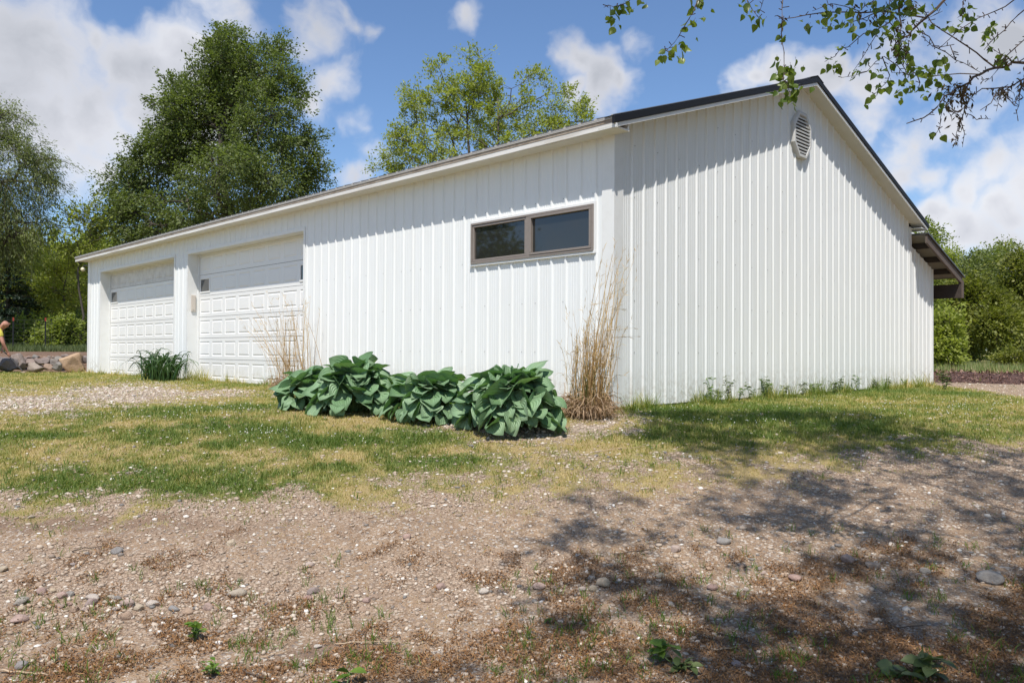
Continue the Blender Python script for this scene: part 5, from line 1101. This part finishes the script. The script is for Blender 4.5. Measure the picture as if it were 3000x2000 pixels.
dx, dy = np.cos(a), np.sin(a); px, py = -dy, dx
V = np.stack([np.stack([x - px * w, y - py * w, z - .003], -1), np.stack([x + px * w, y + py * w, z - .003], -1), np.stack([x + dx * h * lean, y + dy * h * lean, z + h], -1)], 1).reshape(-1, 3)
rn = np.clip(.10 + green * .95 + r.normal(size=n) * .22 + (fbm2(x, y, .5, 49, 3) - .5) * .9, 0, 1)
o = np_mesh('lawn_grass', V, np.arange(n * 3).reshape(-1, 3), M['grass'], None, attrs={'rnd': np.repeat(rn, 3)}); tag(o, 'short patchy lawn, part dry and tan, part green, around the building', 'grass', kind='stuff')
# clover in the green patches
r, x, y, t = sample(260000, 3.0, 20, 42, .8); lawn, green, grav, litter, terr = masks(x, y); keep = (r.random(len(x)) < .8 * sst(.55, 1.1, green) * sst(.3, .8, lawn)) & off_building(x, y) & (terr < .3)
x, y, t = x[keep], y[keep], t[keep]; P = np.stack([x, y, gz(x, y) + .008 + .03 * r.random(len(x))], -1); V, Fc = leaf_cards(P, .0135, r, .95, 1.2, 0); o = np_mesh('clover', V, Fc, M['clover'], None, attrs={'rnd': np.repeat(r.random(len(x)), 4)}); tag(o, 'dark green clover patches in the lawn', 'clover', kind='stuff')
# clover heads
P = []
r = np.random.default_rng(43)
for X, Y, sx, sy, n in ((600, 1000, 60, 6, 50), (520, 945, 60, 6, 50), (350, 885, 60, 4, 60), (150, 960, 100, 8, 22), (2150, 945, 130, 16, 110), (2250, 930, 80, 10, 60), (1700, 975, 70, 8, 40), (700, 1020, 160, 14, 34), (1900, 925, 80, 8, 30), (1560, 945, 60, 6, 22), (420, 960, 120, 8, 26)):
    for _ in range(n): P.append(gd(X + r.normal() * sx, Y + r.normal() * sy))
P = np.array(P); P = P[off_building(P[:, 0], P[:, 1])]; n = len(P); P[:, 2] += r.uniform(.03, .055, n)
oct_ = np.array([(1, 0, 0), (-1, 0, 0), (0, 1, 0), (0, -1, 0), (0, 0, 1), (0, 0, -1)], float); of = np.array([(0, 2, 4), (2, 1, 4), (1, 3, 4), (3, 0, 4), (2, 0, 5), (1, 2, 5), (3, 1, 5), (0, 3, 5)])
s = r.uniform(.004, .0085, n); V = (P[:, None] + oct_[None] * s[:, None, None]).reshape(-1, 3); Fc = (of[None] + np.arange(n)[:, None, None] * 6).reshape(-1, 3)
o = np_mesh('clover_flowers', V, Fc, M['flower'], None, attrs={'rnd': np.repeat(r.random(n), 6)}); tag(o, 'tiny white clover flowers dotted over the lawn', 'flowers', kind='stuff')
# pebbles
ph_ = (1 + 5 ** .5) / 2; ico = np.array([(-1, ph_, 0), (1, ph_, 0), (-1, -ph_, 0), (1, -ph_, 0), (0, -1, ph_), (0, 1, ph_), (0, -1, -ph_), (0, 1, -ph_), (ph_, 0, -1), (ph_, 0, 1), (-ph_, 0, -1), (-ph_, 0, 1)]) / 1.902
icf = np.array([(0, 11, 5), (0, 5, 1), (0, 1, 7), (0, 7, 10), (0, 10, 11), (1, 5, 9), (5, 11, 4), (11, 10, 2), (10, 7, 6), (7, 1, 8), (3, 9, 4), (3, 4, 2), (3, 2, 6), (3, 6, 8), (3, 8, 9), (4, 9, 5), (2, 4, 11), (6, 2, 10), (8, 6, 7), (9, 8, 1)])
r, x, y, t = sample(420000, 2.9, 18, 44, .85); lawn, green, grav, litter, terr = masks(x, y)
keep = (r.random(len(x)) < np.clip(.12 + .48 * sst(.2, 1.1, grav) + .08 * AP, 0, 1) * (1 - .45 * lawn)) & off_building(x, y) & (terr < .3)
apk = AP[keep]; x, y, t = x[keep], y[keep], t[keep]; n = len(x); s = (.0024 + .0105 * r.random(n) ** 4.5) * (1 + .08 * t) * (1 + .05 * apk); s = np.where(r.random(n) < .010, s + .010, s)
sc = np.stack([s * r.uniform(.8, 1.4, n), s * r.uniform(.6, 1.1, n), s * r.uniform(.35, .75, n)], -1); a = r.random(n) * 6.28
J = ico[None] * (1 + r.normal(size=(n, 12, 1)) * .13) * sc[:, None]; X_ = J[..., 0] * np.cos(a)[:, None] - J[..., 1] * np.sin(a)[:, None]; Y_ = J[..., 0] * np.sin(a)[:, None] + J[..., 1] * np.cos(a)[:, None]
V = np.stack([X_ + x[:, None], Y_ + y[:, None], J[..., 2] + (gz(x, y) + sc[:, 2] * .35)[:, None]], -1).reshape(-1, 3); Fc = (icf[None] + np.arange(n)[:, None, None] * 12).reshape(-1, 3)
o = np_mesh('gravel', V, Fc, M['pebble'], None, attrs={'rnd': np.repeat(np.clip(r.normal(.5, .25, n) + .10 * apk, 0, 1), 12)}); tag(o, 'loose pale gravel and small pebbles scattered over the yard', 'gravel', kind='stuff')
# fallen catkins and leaf litter
r, x, y, t = sample(560000, 2.9, 7.5, 46, .7); lawn, green, grav, litter, terr = masks(x, y); keep = r.random(len(x)) < sst(.38, .85, litter) * .95 + .02
x, y = x[keep], y[keep]; n = len(x); P = np.stack([x, y, gz(x, y) + .002 + .012 * r.random(n)], -1); V, Fc = leaf_cards(P, .017, r, .26, 1.6, 0, var=.6); V[:, 2] = np.maximum(V[:, 2], np.repeat(P[:, 2] - .004, 4))
o = np_mesh('leaf_litter', V, Fc, M['litter'], None, attrs={'rnd': np.repeat(r.random(n), 4)}); tag(o, 'rusty brown fallen catkins and litter over the foreground gravel', 'litter', kind='stuff')
# small grass tufts and seedlings in the foreground gravel
r = np.random.default_rng(47); paths = []; w = []
for _ in range(520):
    X = r.uniform(-60, 2420); Y = 1180 + 400 * r.random() ** .55; c = gd(X, Y)
    if fbm2(np.array([c[0]]), np.array([c[1]]), .5, 48, 2)[0] < .47: continue
    for _ in range(int(r.integers(4, 16))): paths.append(arch(c + np.array([r.normal() * .018, r.normal() * .018, -.004]), r.random() * 6.28, r.uniform(.02, .07), .9, r, 4, r.uniform(.3, .9), .6)); w.append(r.uniform(.0012, .0022))
o = ribbons(paths, w, r, M['weed'], 'seedling_grass', None); tag(o, 'sparse green grass seedlings sprouting through the gravel', 'grass', kind='stuff')
paths = []; w = []; r = np.random.default_rng(53); nt2 = 0
while nt2 < 1500:
    X = r.uniform(-60, 2420); Y = r.uniform(875, 1160); c = gd(X, Y); cxx, cyy = np.array([c[0]]), np.array([c[1]])
    if not off_building(cxx, cyy)[0] or float(rt_of(c[0], c[1])[1]) > 18: nt2 += 1; continue
    lw, gr_, gv_, _, _ = masks(cxx, cyy); nt2 += 1
    if r.random() > lw[0] * (.25 + .75 * gr_[0]): continue
    hh = r.uniform(.025, .075); tt_ = float(rt_of(c[0], c[1])[1])
    for _ in range(int(r.integers(5, 14))): paths.append(arch(c + np.array([r.normal() * .025, r.normal() * .025, -.004]), r.random() * 6.28, hh * r.uniform(.6, 1.1), .95, r, 4, r.uniform(.2, .9), .6) ); w.append(r.uniform(.0014, .0024) * (1 + .06 * tt_))
o = ribbons(paths, w, r, M['tuft'], 'grass_tufts', None); tag(o, 'taller green grass tufts standing out of the short lawn', 'grass', kind='stuff')
# mulch bank on the right, wild grass beyond, left verge
def bank():
    r = np.random.default_rng(61); u = np.linspace(0, 1, 90); v = np.linspace(-1, 1, 16); U, Vv = np.meshgrid(u, v, indexing='ij')
    a = np.array([-6.0, 14.3]); b = np.array([17.0, 13.9]); d = (b - a) / np.linalg.norm(b - a); nrm = np.array([-d[1], d[0]]); Lb = np.linalg.norm(b - a)
    x = a[0] + d[0] * Lb * U + nrm[0] * Vv * 1.5; y = a[1] + d[1] * Lb * U + nrm[1] * Vv * 1.5
    hgt = (1 - Vv ** 2) * (.14 + .26 * fbm2(x, y, 1.2, 62, 4) + .10 * np.exp(-((U - .45) / .05) ** 2)) * sst(0, .05, U); z = gz(x, y) - .05 + hgt + .08 * (fbm2(x, y, .25, 63, 3) - .5) * (1 - Vv ** 2)
    ii = np.arange(U.size).reshape(U.shape); F_ = np.stack([ii[:-1, :-1], ii[1:, :-1], ii[1:, 1:], ii[:-1, 1:]], -1).reshape(-1, 4)
    o = np_mesh('mulch_bank', np.stack([x, y, z], -1).reshape(-1, 3), F_, M['mulch'], None, smooth=True); tag(o, 'long low bank of dark reddish bark mulch beyond the pale track', 'mulch', kind='stuff')
    i = r.integers(0, U.size, 26000); P = np.stack([x.ravel()[i] + r.normal(size=len(i)) * .1, y.ravel()[i] + r.normal(size=len(i)) * .1, z.ravel()[i] + .02], -1); V, Fc = leaf_cards(P, .07, r, .35, 1.0, 0)
    mm = leafmat('mulch_chips', (.07, .032, .025), (.17, .09, .07), (.32, .21, .17), .02, .9); o = np_mesh('mulch_chips', V, Fc, mm, None, attrs={'rnd': np.repeat(r.random(len(i)), 4)}); tag(o, 'coarse bark chips covering the mulch bank', 'mulch', kind='stuff')
bank()
def tallgrass(name, label, r0, r1, t0, t1, n, h, seed, mt_, w=.012):
    r = np.random.default_rng(seed); a_ = r.uniform(r0, r1, n); t = r.uniform(t0, t1, n); x, y = xy_of(a_, t); k = off_building(x, y) & ((x < -L_ - .2) | (a_ > 0)); x, y = x[k], y[k]; n = len(x); z = gz(x, y); hh = h * r.uniform(.4, 1.1, n) * (.5 + fbm2(x, y, 2.5, seed, 2)); a = r.random(n) * 6.28; dx, dy = np.cos(a), np.sin(a); le = r.uniform(.05, .6, n)
    V = np.stack([np.stack([x + dy * w, y - dx * w, z - .02], -1), np.stack([x - dy * w, y + dx * w, z - .02], -1), np.stack([x + dx * hh * le, y + dy * hh * le, z + hh], -1)], 1).reshape(-1, 3)
    o = np_mesh(name, V, np.arange(n * 3).reshape(-1, 3), mt_, None, attrs={'rnd': np.repeat(r.random(n), 3)}); tag(o, label, 'grass', kind='stuff')
tallgrass('meadow_grass', 'tall green meadow grass in the clearing beyond the mulch', 6, 34, 24, 48, 60000, .34, 71, M['meadow'])
tallgrass('verge_grass', 'rough green grass along the wire fence at left', -26, -10, 28.5, 38, 40000, .20, 72, M['weeddull'])

# ------------------------------------------------------------------ wire fence at the left wood edge
def fence():
    c = foot(90, 31.5); T = empty('wire_fence', c, 'thin wire mesh fence on steel posts in front of the left wood', 'fence'); pts = [foot(x, 31.5 + (x - 90) * .004) for x in (-120, -35, 50, 130, 165, 205)]; pts = [foot(x, t) for x, t in ((-140, 31), (-50, 31.2), (30, 31.4), (104, 31.6), (132, 33.0), (215, 33.5))]
    for i, p in enumerate(pts):
        m = MB(); m.box(p[0] - .02, p[1] - .02, p[2] - .3, p[0] + .02, p[1] + .02, p[2] + 1.25); po = m.build('post', M['steelbar'], T); m = MB(); m.box(p[0] - .023, p[1] - .023, p[2] + 1.12, p[0] + .023, p[1] + .023, p[2] + 1.262)
        o = m.build('post_tip', M['redtip'], po); o.location = (0, 0, 0)
    m = MB()
    for a, b in zip(pts[:-1], pts[1:]):
        a = np.array(a); b = np.array(b)
        for k in range(8): m.tube([a + [0, 0, .08 + k * .155], b + [0, 0, .08 + k * .155]], .0035, 3, cap=False)
        n = int(np.linalg.norm(b - a) / .3)
        for k in range(1, n): q = a + (b - a) * k / n; m.tube([q + [0, 0, .06], q + [0, 0, 1.17]], .003, 3, cap=False)
    m.build('wire_mesh', M['wire'], T)
fence()

# ------------------------------------------------------------------ the man bending over the rocks
def person():
    tp = 21.3; P = lambda x, y, dt=0: at(x, y, tp + dt)
    b = P(-42, 1090); b[2] = float(gz(b[0], b[1])); T = empty('person', b, 'bald man in a yellow shirt bending over the rocks with an iron bar', 'person')
    def skin(name, verts, edges, radii, m_, parent=T, root=0, sub=2):
        me = bpy.data.meshes.new(name); me.from_pydata([tuple(float(c) for c in v) for v in verts], edges, []); o = bpy.data.objects.new(name, me); COL.objects.link(o)
        bm = bmesh.new(); bm.from_mesh(me); ly = bm.verts.layers.skin.verify(); bm.verts.ensure_lookup_table()
        for i, v in enumerate(bm.verts): v[ly].radius = (radii[i], radii[i]) if not isinstance(radii[i], tuple) else radii[i]; v[ly].use_root = (i == root)
        bm.to_mesh(me); bm.free(); s = o.modifiers.new('skin', 'SKIN'); s.use_smooth_shade = True; q = o.modifiers.new('sub', 'SUBSURF'); q.levels = sub; q.render_levels = sub
        me.materials.append(m_); o.parent = parent; o.location = -Vector(parent.location); return o
    g0 = b[2]
    hip = P(-38, 1003); ch = P(-14, 977); nk = P(2, 962); hd = P(15, 950); hd2 = P(23, 944)
    shR = P(-4, 968, -.19); shL = P(-4, 968, .19); elR = P(8, 1003, -.24); elL = P(10, 1000, .22); wrR = P(23, 1032, -.12); wrL = P(8, 1022, .06)
    knR = P(-32, 1048, -.14); knL = P(-44, 1050, .14); anR = P(-40, 1084, -.15); anL = P(-54, 1084, .16); toR = P(-27, 1089, -.16); toL = P(-41, 1089, .17)
    for q in (anR, anL): q[2] = max(q[2], g0 + .07)
    for q in (toR, toL): q[2] = g0 + .04
    hiR = P(-38, 1006, -.1); hiL = P(-38, 1006, .1)
    V = [hip, ch, nk, hd, hd2, shR, elR, wrR, shL, elL, wrL, hiR, knR, anR, toR, hiL, knL, anL, toL]; E_ = [(0, 1), (1, 2), (2, 3), (3, 4), (1, 5), (5, 6), (6, 7), (1, 8), (8, 9), (9, 10), (0, 11), (11, 12), (12, 13), (13, 14), (0, 15), (15, 16), (16, 17), (17, 18)]
    R = [.14, .15, .062, .098, .092, .06, .045, .03, .06, .045, .03, .09, .06, .042, .035, .09, .06, .042, .035]
    # hands: palm and five fingers closed on the bar
    for w, s, base in ((wrR, 1, 7), (wrL, 1, 10)):
        dn = P(27, 1040, -.1) - wrR if base == 7 else P(5, 1030, .06) - wrL; dn /= np.linalg.norm(dn); pm = w + dn * .06; V.append(pm); E_.append((base, len(V) - 1)); R.append(.028); pi = len(V) - 1
        for k in range(4):
            a = pm + RT * (.012) + FWH * ((k - 1.5) * .02) + dn * .045; c_ = a - RT * .028 + dn * .012; V += [a, c_]; E_ += [(pi, len(V) - 2), (len(V) - 2, len(V) - 1)]; R += [.009, .008]
        a = pm - RT * .03 - FWH * .03; V.append(a); E_.append((pi, len(V) - 1)); R.append(.010)
    skin('body', V, E_, R, M['skin'])
    # head features
    m = MB(); nose = hd2 + (hd2 - hd) / np.linalg.norm(hd2 - hd) * .03; uv_ball(m, nose + np.array([0, 0, -.055]) + RT * .030, .014, 8, 6); uv_ball(m, hd + FWH * -.095 + np.array([0, 0, -.02]), .028, 8, 6); m.build('face', M['skin'], T, smooth=True)
    skin('shirt', [hip + (ch - hip) * .1, ch, nk + (ch - nk) * .35, shR, shR + (elR - shR) * .62, shL, shL + (elL - shL) * .62], [(0, 1), (1, 2), (1, 3), (3, 4), (1, 5), (5, 6)], [.165, .18, .10, .085, .075, .085, .075], M['shirt'])
    skin('trousers', [hip, hip + (ch - hip) * .12, hiR, knR, anR + (knR - anR) * .12, hiL, knL, anL + (knL - anL) * .12], [(0, 1), (0, 2), (2, 3), (3, 4), (0, 5), (5, 6), (6, 7)], [.155, .15, .11, .08, .065, .11, .08, .065], M['trousers'])
    for an, to in ((anR, toR), (anL, toL)): skin('boot', [an, an - [0, 0, .03], to], [(0, 1), (1, 2)], [.055, .055, .045], M['steelbar'])
    # the bar
    bt = P(66, 1086, -.25); a = P(-2, 1020, .0); m = MB(); m.tube([a, P(25, 1041, -.10), bt], .014, 8); o = m.build('iron_bar', M['steelbar'], None)
    tag(o, 'dark iron pry bar held by the bending man, its tip among the rocks', 'pry bar')
    c = Vector(a); o.data.transform(Matrix.Translation(-c)); o.location = c
person()
print('objects', len(bpy.data.objects), 'polys', sum(len(m.polygons) for m in bpy.data.meshes))
